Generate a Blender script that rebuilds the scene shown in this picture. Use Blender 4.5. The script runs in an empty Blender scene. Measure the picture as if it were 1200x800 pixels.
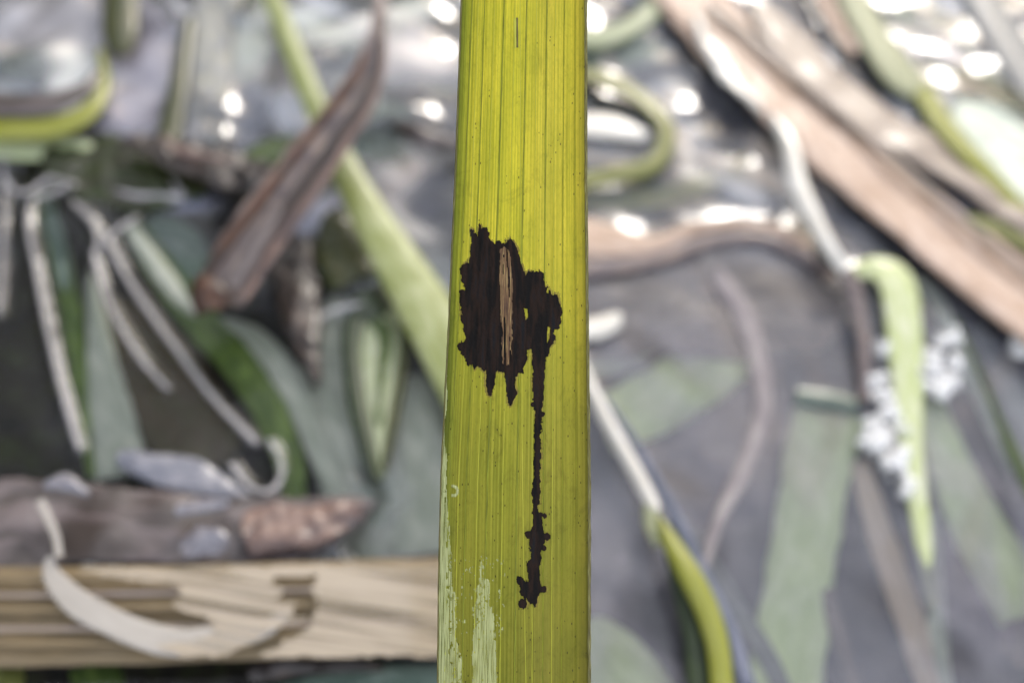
import bpy, math, random
import numpy as np
from mathutils import Vector, noise as mn

SC = bpy.context.scene
COL = SC.collection
R = math.radians
random.seed(7)

# ---------------------------------------------------------------- camera
PITCH, ROLL, HEIGHT, FOCUS = R(52), R(9), 0.158, 0.100
IMG_W, IMG_H = 1200.0, 800.0
f_ = Vector((0, math.cos(PITCH), -math.sin(PITCH)))
r0 = Vector((1, 0, 0)); u0 = r0.cross(f_)
r_ = r0 * math.cos(ROLL) + u0 * math.sin(ROLL)
u_ = u0 * math.cos(ROLL) - r0 * math.sin(ROLL)
CAM = Vector((0, -HEIGHT / math.tan(PITCH), HEIGHT))
LENS, SENSOR = 38.6, 36.0
TAN = SENSOR / 2 / LENS
cd = bpy.data.cameras.new('camera'); cam = bpy.data.objects.new('camera', cd); COL.objects.link(cam)
from mathutils import Matrix
m = Matrix((r_, u_, -f_)).transposed().to_4x4(); m.translation = CAM
cam.matrix_world = m
cd.lens = LENS; cd.sensor_width = SENSOR; cd.sensor_fit = 'HORIZONTAL'
cd.clip_start = 0.003; cd.clip_end = 50
cd.dof.use_dof = True; cd.dof.focus_distance = FOCUS
APERTURE = 0.0029
cd.dof.aperture_fstop = LENS / 1000 / APERTURE
SC.camera = cam

# ---------------------------------------------------------------- sky, sun, exposure
SUN_EL, SUN_AZ = R(26), R(13)            # azimuth from +y towards +x
w = bpy.data.worlds.new('World'); SC.world = w; w.use_nodes = True
nt = w.node_tree
sky = nt.nodes.new('ShaderNodeTexSky'); sky.sky_type = 'NISHITA'; sky.sun_disc = False
sky.sun_elevation = SUN_EL; sky.sun_rotation = SUN_AZ
sky.dust_density = 5.0; sky.air_density = 1.4; sky.ozone_density = 1.5
tc = nt.nodes.new('ShaderNodeTexCoord'); cl = nt.nodes.new('ShaderNodeTexNoise')
cl.inputs['Scale'].default_value = 6.5; cl.inputs['Detail'].default_value = 5
rp = nt.nodes.new('ShaderNodeValToRGB'); rp.color_ramp.elements[0].position = .46; rp.color_ramp.elements[1].position = .54
mx = nt.nodes.new('ShaderNodeMixRGB'); mx.inputs[2].default_value = (14.6, 15.0, 16.4, 1)
nt.links.new(tc.outputs['Generated'], cl.inputs['Vector']); nt.links.new(cl.outputs['Fac'], rp.inputs[0])
rp.color_ramp.elements[0].color = (0, 0, 0, 1); nt.links.new(rp.outputs[0], mx.inputs[0]); nt.links.new(sky.outputs[0], mx.inputs[1])
bg = nt.nodes['Background']; bg.inputs[1].default_value = 0.098
nt.links.new(mx.outputs[0], bg.inputs[0])
sd = bpy.data.lights.new('sun', 'SUN'); sd.energy = 1.5; sd.angle = R(10); sd.color = (1, .95, .88)
so = bpy.data.objects.new('sun', sd); COL.objects.link(so)
sdir = Vector((math.sin(SUN_AZ) * math.cos(SUN_EL), math.cos(SUN_AZ) * math.cos(SUN_EL), math.sin(SUN_EL)))
so.rotation_euler = (-sdir).to_track_quat('-Z', 'Y').to_euler(); so.location = (0.5, 0.5, 1)
SC.view_settings.view_transform = 'Standard'; SC.view_settings.look = 'None'
SC.view_settings.exposure = 0.9; SC.view_settings.gamma = 1
SC.cycles.use_denoising = True
SC.cycles.sample_clamp_indirect = 4.0
SC.cycles.transparent_max_bounces = 16
SC.cycles.caustics_reflective = False

# ---------------------------------------------------------------- helpers
def ray(px, py):
    return (f_ + r_ * ((px / IMG_W - .5) * 2 * TAN) + u_ * ((.5 - py / IMG_H) * 2 * TAN * IMG_H / IMG_W))
def P(px, py, z=0.0):
    """the world point at height z under a spot of the photograph"""
    d = ray(px, py); return CAM + d * ((z - CAM.z) / d.z)
def Pd(px, py, depth):
    return CAM + ray(px, py) * depth
def L(c, g=1.0):
    o = []
    for v in c[:3]:
        v = v / 255.0
        o.append((v / 12.92 if v <= .04045 else ((v + .055) / 1.055) ** 2.4) * g)
    return (o[0], o[1], o[2], 1)

def tag(o, label=None, cat=None, group=None, kind=None):
    if label: o['label'] = label
    if cat: o['category'] = cat
    if group: o['group'] = group
    if kind: o['kind'] = kind
    return o

def mesh(name, V, F, mat, parent=None, uv=None, smooth=True):
    me = bpy.data.meshes.new(name)
    V = np.asarray(V, dtype=np.float64)
    me.from_pydata(V.tolist(), [], F if isinstance(F, list) else F.tolist())
    if uv is not None:
        ul = me.uv_layers.new(name='UVMap')
        idx = np.empty(len(me.loops), dtype=np.int32); me.loops.foreach_get('vertex_index', idx)
        ul.data.foreach_set('uv', np.asarray(uv, dtype=np.float32)[idx].ravel())
    if smooth: me.polygons.foreach_set('use_smooth', [True] * len(me.polygons))
    me.materials.append(mat); me.update()
    o = bpy.data.objects.new(name, me); COL.objects.link(o)
    if parent: o.parent = parent
    return o

class G:
    """tiny node-graph helper"""
    def __init__(s, name):
        s.m = bpy.data.materials.new(name); s.m.use_nodes = True; s.t = s.m.node_tree
        for n in list(s.t.nodes): s.t.nodes.remove(n)
        s.out = s.n('ShaderNodeOutputMaterial')
    def n(s, t, **k):
        x = s.t.nodes.new(t)
        for a, b in k.items(): setattr(x, a, b)
        return x
    def l(s, a, b): s.t.links.new(a, b)
    def put(s, sock, v):
        if hasattr(v, 'is_output'): s.l(v, sock)
        else: sock.default_value = v
    def math(s, op, a, b=0.0, clamp=False):
        x = s.n('ShaderNodeMath', operation=op); x.use_clamp = clamp
        s.put(x.inputs[0], a); s.put(x.inputs[1], b); return x.outputs[0]
    def mix(s, fac, a, b, mode='MIX'):
        x = s.n('ShaderNodeMixRGB', blend_type=mode)
        s.put(x.inputs[0], fac); s.put(x.inputs[1], a); s.put(x.inputs[2], b); return x.outputs[0]
    def ramp(s, fac, stops):
        x = s.n('ShaderNodeValToRGB'); e = x.color_ramp.elements
        while len(e) < len(stops): e.new(.5)
        for i, (p, c) in enumerate(stops):
            e[i].position = p; e[i].color = c if len(c) == 4 else (*c, 1)
        s.put(x.inputs[0], fac); return x.outputs[0]
    def noise(s, vec, scale, detail=3, rough=.55, dist=0.0):
        x = s.n('ShaderNodeTexNoise'); x.inputs['Scale'].default_value = scale
        x.inputs['Detail'].default_value = detail; x.inputs['Roughness'].default_value = rough
        x.inputs['Distortion'].default_value = dist
        s.l(vec, x.inputs['Vector']); return x.outputs['Fac']
    def scaled(s, vec, k):
        x = s.n('ShaderNodeVectorMath', operation='MULTIPLY'); s.l(vec, x.inputs[0]); x.inputs[1].default_value = k
        return x.outputs[0]
def g1(v): return (v, v, v, 1)

_mc = {}
def blade_mat(name, a, b, c=None, streak=1.0, rough=.45, trans=.25, coat=.35, gain=.62, mott=420):
    """a and b: fibre colours along the blade; c: blotch colour"""
    g = G(name)
    uv = g.n('ShaderNodeUVMap').outputs[0]
    st = g.noise(g.scaled(uv, (2600, 22, 1)), 1.0, 4, .65)
    mo = g.noise(g.scaled(uv, (mott, mott * .35, 1)), 1.0, 4, .6, .6)
    k = g.ramp(st, [(.5 - .2, g1(0)), (.5 + .2, g1(1))])
    colr = g.mix(g.math('MULTIPLY', k, streak), L(a, gain), L(b, gain))
    if c is not None:
        colr = g.mix(g.ramp(mo, [(.45, g1(0)), (.62, g1(1))]), colr, L(c, gain))
    fine = g.noise(g.scaled(uv, (9000, 3000, 1)), 1.0, 2)
    colr = g.mix(.25, colr, g.ramp(fine, [(.3, g1(.35)), (.7, g1(1))]), 'MULTIPLY')
    p = g.n('ShaderNodeBsdfPrincipled'); g.l(colr, p.inputs['Base Color'])
    p.inputs['Roughness'].default_value = rough
    p.inputs['Coat Weight'].default_value = coat; p.inputs['Coat Roughness'].default_value = .18
    bm = g.n('ShaderNodeBump'); bm.inputs['Strength'].default_value = .5; bm.inputs['Distance'].default_value = .0002
    g.l(g.math('ADD', st, g.math('MULTIPLY', mo, 1.6)), bm.inputs['Height']); g.l(bm.outputs[0], p.inputs['Normal'])
    t = g.n('ShaderNodeBsdfTranslucent'); g.l(colr, t.inputs['Color'])
    ms = g.n('ShaderNodeMixShader'); ms.inputs[0].default_value = trans
    g.l(p.outputs[0], ms.inputs[1]); g.l(t.outputs[0], ms.inputs[2]); g.l(ms.outputs[0], g.out.inputs[0])
    return g.m

def add(k, *a, **kw):
    M[k] = blade_mat(*a, **kw)
    kw2 = dict(kw); kw2['gain'] = kw.get('gain', .62) * 1.6; kw2['coat'] = 0.0; kw2['rough'] = .7
    M[k + '_wet'] = blade_mat(a[0] + '_sunken', *a[1:], **kw2)
    if k in ('pale', 'pale_cool', 'tan2', 'submauve'):
        kw2['gain'] = kw.get('gain', .62) * (2.7 if k != 'submauve' else 1.9); M[k + '_deep'] = blade_mat(a[0] + '_deep', *a[1:], **kw2)
def catmull(pts, n):
    pts = [np.array(p, float) for p in pts]
    if len(pts) == 2: pts = [pts[0], (pts[0] + pts[1]) / 2, pts[1]]
    q = [2 * pts[0] - pts[1]] + pts + [2 * pts[-1] - pts[-2]]
    out = []
    segs = len(pts) - 1
    for i in range(n + 1):
        t = i / n * segs; k = min(int(t), segs - 1); t -= k
        a, b, c, d = q[k:k + 4]
        out.append(.5 * ((2 * b) + (c - a) * t + (2 * a - 5 * b + 4 * c - d) * t * t + (3 * b - a - 3 * c + d) * t ** 3))
    return np.array(out)

EDGES = []      # blade edges that touch the water: the meniscus climbs to them
def blade_data(pts, n=48, across=8, arch=.0006, thick=.00022, crumple=.0, cf=1.0, jag=0.0, tilt=0.0, seed=0, taper=(1, 1), wet=False):
    """pts: (px, py, width_px, z_mm) down the middle of the blade. Returns vertices, faces, uv of a closed curved sheet."""
    pts = [p if len(p) == 4 else (*p, 1.0) for p in pts]
    def beyond(p, q):
        # blades do not stop at the frame: carry them on, narrowing
        if -8 < p[0] < 1208 and -8 < p[1] < 808: return []
        dx, dy = p[0] - q[0], p[1] - q[1]; l_ = math.hypot(dx, dy) + 1e-6
        return [(p[0] + dx / l_ * 110, p[1] + dy / l_ * 110, p[2] * .85, p[3]), (p[0] + dx / l_ * 220, p[1] + dy / l_ * 220, p[2] * .35, p[3])]
    pts = beyond(pts[0], pts[1])[::-1] + list(pts) + beyond(pts[-1], pts[-2])
    n = int(n * 1.25); c = catmull(pts, n)
    d = np.gradient(c[:, :2], axis=0); d /= np.linalg.norm(d, axis=1)[:, None] + 1e-9
    nrm = np.stack([-d[:, 1], d[:, 0]], 1)
    V, UV = [], []
    s = 0; prev = None
    for i in range(n + 1):
        px, py, wd, z = c[i]; z *= .001
        wd = max(wd, .6)
        t = i / n
        if t < .06: wd *= taper[0] + (1 - taper[0]) * math.sin(t / .06 * math.pi / 2)
        if t > .94: wd *= taper[1] + (1 - taper[1]) * math.sin((1 - t) / .06 * math.pi / 2)
        ctr = P(px, py, z)
        if prev is not None: s += (ctr - prev).length
        prev = ctr
        ja = 1 + jag * mn.noise(Vector((s * 160, seed * 3.1, 0))) + .5 * jag * mn.noise(Vector((s * 520, seed * 3.1, 4)))
        jb = 1 + jag * mn.noise(Vector((s * 160, seed * 3.1, 9))) + .5 * jag * mn.noise(Vector((s * 520, seed * 3.1, 14)))
        A = P(px - nrm[i, 0] * wd / 2 * ja, py - nrm[i, 1] * wd / 2 * ja, z)
        B = P(px + nrm[i, 0] * wd / 2 * jb, py + nrm[i, 1] * wd / 2 * jb, z)
        wm = (B - A).length
        for j in range(across + 1):
            u = j / across
            q = A.lerp(B, u)
            h = arch * (1 - (2 * u - 1) ** 2) + tilt * (u - .5) * wm
            if crumple:
                h += crumple * (mn.noise(Vector((q.x * 130 * cf, q.y * 130 * cf, seed))) + .5 * mn.noise(Vector((q.x * 420 * cf, q.y * 420 * cf, seed + 5))))
            V.append((q.x, q.y, q.z + h)); UV.append((u * wm, s))
    N = across + 1; T = (n + 1) * N
    V += [(x, y, z - thick) for x, y, z in V[:T]]; UV += UV[:T]
    F = []
    for i in range(n):
        for j in range(across):
            a = i * N + j
            F.append((a, a + 1, a + N + 1, a + N)); F.append((T + a, T + a + N, T + a + N + 1, T + a + 1))
        for j, fl in ((0, 0), (across, 1)):
            a = i * N + j; q = (a, a + N, T + a + N, T + a)
            F.append(q if not fl else q[::-1])
    for i, fl in ((0, 1), (n, 0)):
        for j in range(across):
            a = i * N + j; q = (a, a + 1, T + a + 1, T + a)
            F.append(q[::-1] if not fl else q)
    if wet:
        Vn = np.array(V[:T]).reshape(n + 1, N, 3)
        EDGES.append((Vn[:, 0, :2], .0007)); EDGES.append((Vn[:, -1, :2], .0007))
    return V, F, UV
def blade(name, pts, mat, label=None, cat=None, group=None, parent=None, **k):
    V, F, UV = blade_data(pts, **k)
    return tag(mesh(name, V, F, mat, parent, UV), label, cat, group)

# ---------------------------------------------------------------- materials
M = {}
add('tan', 'dry_tan', (222, 190, 162), (176, 146, 128), (230, 204, 186), rough=.62, trans=.1, coat=.06, gain=.74)
add('milky', 'milky_blade', (196, 196, 190), (160, 162, 166), (206, 200, 176), rough=.5, trans=.15, coat=.15, gain=.62)
add('tan2', 'dry_grey_tan', (205, 184, 160), (148, 134, 128), (190, 172, 160), trans=.1, coat=.08, gain=.62)
add('cream', 'cream_green', (214, 216, 176), (182, 188, 142), (205, 205, 160), coat=.1, gain=.66)
add('olive', 'olive_blade', (160, 162, 80), (124, 130, 62), (178, 178, 108), coat=.15, gain=.66)
add('olive_dark', 'dark_olive_blade', (74, 80, 30), (48, 58, 18), (90, 88, 44), gain=.8)
add('lime', 'lime_blade', (222, 230, 174), (198, 212, 140), (234, 238, 204), trans=.3, gain=.84, coat=.15)
add('pale', 'pale_green_blade', (190, 200, 154), (168, 180, 136), (198, 204, 172), gain=.72)
add('pale_cool', 'pale_cool_blade', (170, 174, 160), (142, 148, 136), (184, 186, 174), gain=.72)
add('grey', 'grey_blade', (156, 158, 156), (128, 132, 132), (176, 176, 178), gain=.72)
add('yellowgreen', 'yellow_green_blade', (188, 198, 120), (154, 164, 84), (206, 212, 152), trans=.3, gain=.7, coat=.12)
add('oliveyellow', 'olive_yellow_blade', (188, 188, 62), (136, 144, 44), (170, 172, 74), trans=.3, gain=.8)
add('leafgreen', 'mid_green_blade', (84, 106, 34), (54, 76, 22), (106, 128, 56), gain=.72, coat=.2)
add('moss', 'moss_green', (66, 84, 22), (44, 52, 16), (54, 44, 26), coat=.1, gain=.62)
add('deepgreen', 'deep_green_blade', (42, 62, 18), (30, 46, 12), (58, 76, 30), gain=.8)
add('brown', 'brown_dead', (86, 70, 62), (44, 36, 33), (126, 112, 112), rough=.5, trans=.05, coat=.4, gain=.66, mott=240)
add('darkbrown', 'dark_brown_dead', (58, 46, 40), (34, 28, 26), (84, 66, 56), rough=.5, trans=.02, coat=.2, gain=.6)
add('mauve', 'mauve_brown', (150, 136, 136), (98, 86, 88), (168, 146, 134), rough=.6, trans=.05, coat=.15, gain=.6)
add('rust', 'rust_edge', (138, 88, 52), (76, 44, 26), (46, 28, 20), rough=.5, trans=.08, coat=.3, gain=.8)
add('rusttip', 'rotten_rust', (92, 56, 34), (48, 30, 22), (120, 76, 46), coat=.2, gain=.7)
add('pinkbrown', 'pinkish_dead', (176, 142, 126), (122, 100, 94), (104, 86, 84), rough=.55, trans=.05, coat=.2, gain=.62)
add('white', 'bleached', (232, 226, 214), (204, 198, 186), (240, 236, 228), rough=.3, trans=.1, coat=.8, gain=.95)  # bleached parts; also painted glare on the wet edge and stem
add('submauve', 'sunken_mauve', (150, 136, 132), (112, 100, 98), (172, 156, 148), gain=.62)
add('straw', 'straw_fibres', (168, 146, 108), (120, 102, 72), (144, 124, 90), rough=.6, trans=.05, coat=.08, gain=.62)
add('slate', 'slate_wet', (92, 98, 114), (62, 70, 88), (112, 116, 132), rough=.6, trans=.0, coat=.0, gain=.6)
add('silver', 'silver_wet', (176, 174, 184), (96, 90, 96), (120, 110, 112), rough=.3, trans=0, coat=.5, gain=.62, mott=700)  # also the silver of the glints painted on the rotten strip
add('wisp', 'pale_wisp', (166, 156, 158), (134, 126, 130), (180, 172, 170), coat=0, gain=.55)
add('humus', 'humus_brown', (84, 68, 36), (46, 38, 20), (70, 66, 32), coat=0, gain=.6)
add('lavender', 'lavender_wet', (150, 150, 162), (104, 108, 122), (170, 168, 176), rough=.4, trans=0, coat=.3, gain=.62)
add('teal', 'teal_blade', (112, 134, 118), (70, 90, 84), (140, 156, 144), gain=.62)

# sky glare on the wet straw blade, painted as a pale film
g = G('pale_glare')
p = g.n('ShaderNodeBsdfPrincipled'); uvn = g.n('ShaderNodeUVMap').outputs[0]
fn = g.noise(g.scaled(uvn, (700, 30, 1)), 1.0, 4)
cc = g.mix(fn, L((186, 168, 140), .54), L((226, 208, 182), .56))
g.l(cc, p.inputs['Base Color']); p.inputs['Roughness'].default_value = .3; p.inputs['Coat Weight'].default_value = .6
tr = g.n('ShaderNodeBsdfTransparent'); ms = g.n('ShaderNodeMixShader'); g.l(g.ramp(fn, [(.38, g1(.3)), (.56, g1(.85))]), ms.inputs[0])
g.l(tr.outputs[0], ms.inputs[1]); g.l(p.outputs[0], ms.inputs[2]); g.l(ms.outputs[0], g.out.inputs[0]); M['film'] = g.m  # 'film' is the painted sky glare

g = G('wet_glare')
p = g.n('ShaderNodeBsdfPrincipled'); uvn = g.n('ShaderNodeUVMap').outputs[0]; gn = g.noise(g.scaled(uvn, (120, 40, 1)), 1.0, 3)
g.l(g.mix(gn, L((186, 178, 168), .66), L((214, 206, 194), .66)), p.inputs['Base Color']); p.inputs['Roughness'].default_value = .25; p.inputs['Coat Weight'].default_value = .3
tr = g.n('ShaderNodeBsdfTransparent'); ms = g.n('ShaderNodeMixShader'); sxx = g.n('ShaderNodeSeparateXYZ'); g.l(uvn, sxx.inputs[0])
g.l(g.ramp(gn, [(.3, g1(.6)), (.6, g1(.9))]), ms.inputs[0]); g.l(tr.outputs[0], ms.inputs[1]); g.l(p.outputs[0], ms.inputs[2]); g.l(ms.outputs[0], g.out.inputs[0]); M['glare'] = g.m
# pond bed
g = G('pond_mud')
tcn = g.n('ShaderNodeTexCoord').outputs['Object']
n1 = g.noise(tcn, 38, 5, .6, .4); n2 = g.noise(tcn, 260, 4, .6)
c1 = g.ramp(n1, [(.3, L((94, 93, 102), .9)), (.5, L((112, 110, 120), .9)), (.7, L((128, 124, 134), .9))])
c1 = g.mix(.3, c1, g.ramp(n2, [(.3, g1(.45)), (.7, g1(1.1))]), 'MULTIPLY')
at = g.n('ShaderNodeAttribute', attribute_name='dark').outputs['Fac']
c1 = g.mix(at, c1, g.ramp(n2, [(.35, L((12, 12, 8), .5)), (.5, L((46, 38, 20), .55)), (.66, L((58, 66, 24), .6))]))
p = g.n('ShaderNodeBsdfPrincipled'); g.l(c1, p.inputs['Base Color']); p.inputs['Roughness'].default_value = .8
bm = g.n('ShaderNodeBump'); bm.inputs['Distance'].default_value = .002; g.l(n2, bm.inputs['Height']); g.l(bm.outputs[0], p.inputs['Normal'])
g.l(p.outputs[0], g.out.inputs[0]); M['mud'] = g.m

# water: clear sheet, sky reflection, and a film of murk and painted sky reflections, set per vertex
g = G('pond_water')
fa = g.n('ShaderNodeAttribute', attribute_name='film')
tcn = g.n('ShaderNodeTexCoord').outputs['Object']
n1 = g.noise(g.scaled(tcn, (1, 1.0, 1)), 210, 4, .6, .5)
fc = g.mix(g.ramp(n1, [(.35, g1(0)), (.65, g1(.2))]), fa.outputs['Color'], L((206, 200, 200), .75))
al = g.math('MULTIPLY', fa.outputs['Alpha'], g.ramp(n1, [(.3, g1(.92)), (.7, g1(1.05))]), True)
di = g.n('ShaderNodeBsdfDiffuse'); g.l(fc, di.inputs[0])
tr = g.n('ShaderNodeBsdfTransparent'); tr.inputs[0].default_value = (.95, .965, .94, 1)
ms = g.n('ShaderNodeMixShader'); g.l(al, ms.inputs[0]); g.l(tr.outputs[0], ms.inputs[1]); g.l(di.outputs[0], ms.inputs[2])
gl = g.n('ShaderNodeBsdfGlossy'); gl.inputs['Roughness'].default_value = .2
fr = g.n('ShaderNodeFresnel'); sh_ = g.n('ShaderNodeAttribute', attribute_name='sheen').outputs['Fac']; g.l(g.math('ADD', 1.27, g.math('MULTIPLY', sh_, .5)), fr.inputs[0])
bm = g.n('ShaderNodeBump'); bm.inputs['Distance'].default_value = .0005; bm.inputs['Strength'].default_value = .25
g.l(g.noise(tcn, 330, 2, .5, .3), bm.inputs['Height']); g.l(bm.outputs[0], gl.inputs['Normal']); g.l(bm.outputs[0], fr.inputs['Normal'])
m2 = g.n('ShaderNodeMixShader'); g.l(fr.outputs[0], m2.inputs[0]); g.l(ms.outputs[0], m2.inputs[1]); g.l(gl.outputs[0], m2.inputs[2])
g.l(m2.outputs[0], g.out.inputs[0]); M['water'] = g.m

def inpoly(X, Y, poly):
    c = np.zeros(X.shape, bool); n = len(poly)
    for i in range(n):
        (xa, ya_), (xb, yb) = poly[i], poly[i - 1]
        cond = ((ya_ > Y) != (yb > Y))
        with np.errstate(divide='ignore', invalid='ignore'):
            xi = (xb - xa) * (Y - ya_) / ((yb - ya_) if yb != ya_ else 1e-9) + xa
        c ^= cond & (X < xi)
    return c
def fbm(X, Y, sx_, sy_, sd, octv=4):
    """value noise with its own lattice"""
    out = np.zeros(X.shape); amp = 1.0; tot = 0
    for o in range(octv):
        rr = np.random.RandomState(sd * 13 + o).rand(512, 512)
        gx_, gy_ = X / sx_ * 2 ** o + 37, Y / sy_ * 2 ** o + 37
        i, j = np.floor(gx_).astype(int), np.floor(gy_).astype(int); fx, fy = gx_ - i, gy_ - j
        fx = fx * fx * (3 - 2 * fx); fy = fy * fy * (3 - 2 * fy)
        g00, g10, g01, g11 = rr[j % 512, i % 512], rr[j % 512, (i + 1) % 512], rr[(j + 1) % 512, i % 512], rr[(j + 1) % 512, (i + 1) % 512]
        out += amp * ((g00 * (1 - fx) + g10 * fx) * (1 - fy) + (g01 * (1 - fx) + g11 * fx) * fy); tot += amp; amp *= .5
    return out / tot - .5
def px_patch(name, poly, holes, z, mat, parent, res=2.5, amp=3.0):
    """a thin sheet with a ragged outline lying at height z"""
    q = np.array(poly); xs_ = np.arange(q[:, 0].min() - 6, q[:, 0].max() + 6, res); ys_ = np.arange(q[:, 1].min() - 6, q[:, 1].max() + 6, res)
    Xc, Yc = np.meshgrid(xs_, ys_); xx = Xc + amp * 4 * fbm(Xc, Yc, 22, 7, 3); yy = Yc + amp * 2 * fbm(Xc, Yc, 26, 8, 8)
    Mk = inpoly(xx, yy, poly)
    for h_ in holes: Mk &= ~inpoly(xx, yy, h_)
    idx = {}; V = []; UV = []; F = []
    def vi(i, j):
        if (i, j) not in idx:
            idx[i, j] = len(V); w_ = P(xs_[0] + i * res, ys_[0] + j * res, z); V.append(tuple(w_)); UV.append((w_.y, w_.x))
        return idx[i, j]
    for j, i in zip(*np.nonzero(Mk)): F.append((vi(i, j), vi(i, j + 1), vi(i + 1, j + 1), vi(i + 1, j)))
    return mesh(name, V, F, mat, parent, UV)

#@@OBJECTS
# ================================================================ background blades
GR = 'dead and living blades floating in the pond'
def T(name, pts, mat, label, cat='leaf blade', group=GR, **k):
    if name.startswith('sunken') and mat + '_wet' in M: mat += '_wet' if pts[0][0] < 560 or mat not in ('pale', 'pale_cool', 'tan2', 'submauve') else '_deep'
    if name.startswith('sunken'): k.setdefault('jag', .09); k.setdefault('seed', len(bpy.data.objects))
    if name.startswith('sunken') and pts[0][0] > 560: pts = [(*p[:3], min(p[3] * .5, -.9) - .13 * (len(bpy.data.objects) % 9) if p[3] < 0 else p[3]) for p in pts]
    return blade(name, pts, M[mat], label, cat, group, **k)

# --- upper right
t = T('dry_reed', [(760, -60, 70, 3), (820, 10, 78, 3), (900, 95, 84, 3), (985, 175, 84, 3), (1080, 255, 84, 3), (1200, 352, 88, 3), (1320, 450, 90, 3)], 'tan',
  'broad pinkish tan dry blade crossing the upper right of the pond', wet=True, crumple=.0008, arch=0.0006, tilt=.12)
blade('edge_glare', [(812, 16, 8, 5.6), (826, 45, 13, 5.6), (848, 80, 18, 5.6), (872, 108, 14, 5.6), (896, 134, 5, 5.6)], M['white'], parent=t, crumple=.0008, jag=.3, taper=(.2, .2))  # glare along the wet edge, laid on as a white strip
blade('fold', [(830, 5, 10, 5), (905, 66, 13, 5), (1000, 145, 12, 5), (1090, 225, 10, 5), (1210, 325, 9, 5)], M['tan2'], parent=t, arch=.0008)
T('dry_reed', [(880, 0, 30, 2), (935, 62, 50, 2.5), (1010, 130, 52, 2.5), (1110, 190, 46, 2.5), (1215, 262, 42, 2)], 'tan2',
  'narrower greyish tan dry blade lying just above the broad tan one', wet=True, crumple=.0008, taper=(.1, 1), tilt=.15)
T('living_reed', [(985, -40, 34, 5), (1012, 20, 34, 4), (1050, 80, 38, 3), (1086, 112, 26, 2)], 'cream',
  'creamy pale green blade end coming in from the top edge', taper=(1, .5))
T('living_reed', [(1080, 105, 24, 3), (1108, 148, 24, 3), (1150, 195, 20, 3), (1215, 262, 14, 2)], 'oliveyellow',
  'olive yellow blade running down under the creamy blade end')
T('dead_stalk', [(955, -20, 16, 4), (978, 25, 16, 4), (1003, 62, 12, 3)], 'tan', 'short pinkish stem beside the creamy blade end', cat='stem')
T('living_reed', [(1075, 66, 10, 3), (1120, 82, 12, 3), (1160, 98, 12, 3), (1215, 130, 14, 3)], 'olive_dark',
  'thin dark olive blade curving to the right edge near the top')
T('sunken_leaf', [(1120, 120, 40, .6), (1165, 165, 90, .6), (1215, 215, 120, .6)], 'pale_cool',
  'wide pale bluish green leaf near the upper right edge', crumple=.0008, jag=.1, taper=(.2, 1))
T('living_reed', [(1135, -30, 34, 1), (1170, 30, 40, 1), (1215, 100, 44, 1)], 'grey',
  'greyish pale blade crossing the upper right corner')
T('sunken_leaf', [(1040, 10, 30, -1), (1085, 20, 36, -1), (1140, 10, 30, -1)], 'pale', 'small pale olive leaf at the top right under ripples', taper=(.2, .2))
T('living_reed', [(1130, 255, 10, 2), (1170, 268, 16, 2), (1215, 292, 16, 2)], 'olive', 'short olive blade below the tan blades at the right edge')
# --- coil right of the main leaf
T('coiled_reed', [(672, 84, 20, 3), (712, 92, 22, 3), (752, 115, 22, 3), (781, 150, 22, 3), (768, 190, 20, 3), (720, 205, 16, 3), (672, 212, 16, 3)], 'olive',
  'olive green blade curled into a loop just right of the spotted leaf', wet=True, tilt=.25)
T('bleached_leaf', [(672, 146, 24, 1.2), (715, 148, 28, 1.2), (762, 160, 12, 1.2)], 'white', 'whitish leaf scrap inside the coiled olive blade', taper=(1, .1))
T('curved_reed', [(670, 44, 22, 3), (712, 42, 24, 3), (752, 22, 24, 3), (790, -20, 26, 3)], 'pale',
  'pale green blade curving up to the top edge right of the spotted leaf', wet=True)
T('sunken_leaf', [(672, 66, 30, -1), (730, 70, 30, -1), (775, 60, 20, -1)], 'teal', 'dull grey green blade under the curving pale one')
T('sunken_reed', [(672, 232, 26, -2), (740, 232, 30, -2), (800, 222, 26, -2), (880, 190, 26, -2)], 'olive',
  'tan olive sunken blade slanting up between coil and white streak')
T('sunken_reed', [(870, 90, 26, -2), (905, 160, 30, -2), (925, 225, 26, -2), (950, 260, 20, -2)], 'grey', 'grey blade under the wet edge of the broad tan blade')
# --- big sunken brown leaf with pale rim
t = T('sunken_brown_leaf', [(670, 350, 140, -1.2), (760, 350, 130, -1.2), (850, 345, 150, -1.2), (920, 350, 130, -1.2), (990, 372, 80, -1.2)], 'submauve',
  'large mauve brown rotting leaf under water right of the spotted leaf', crumple=.0008, across=16, taper=(1, .5), jag=.05)
blade('rim', [(670, 275, 46, 1.8), (715, 282, 38, 1.8), (765, 286, 20, 1.8), (815, 268, 13, 1.8), (865, 261, 11, 1.8), (915, 269, 10, 1.8), (950, 288, 9, 1.8)], M['tan'], parent=t, wet=True, crumple=.0005)
blade('underside', [(670, 316, 26, 1.1), (760, 302, 24, 1.1), (830, 282, 18, 1.1), (890, 278, 16, 1.1), (945, 300, 16, 1.1), (980, 330, 10, 1.1)], M['mauve'], parent=t)
blade('pale_patch', [(800, 290, 30, -1), (815, 330, 34, -1), (860, 375, 22, -1)], M['pinkbrown'], parent=t, taper=(.3, .2))
T('bleached_leaf', [(660, 388, 16, 1.5), (700, 384, 26, 1.5), (728, 372, 18, 1.5)], 'white', 'small white glinting leaf scrap touching the spotted leaf', taper=(1, .1), arch=0.0008)
T('sunken_stalk', [(838, 318, 20, .25), (866, 360, 24, .25), (888, 420, 26, .25), (893, 480, 24, .2), (872, 545, 20, .1), (838, 620, 16, .05), (820, 690, 10, .0)], 'wisp',
  'pinkish grey sunken stem bending down below the rotting leaf', cat='stem', jag=.25)
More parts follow.
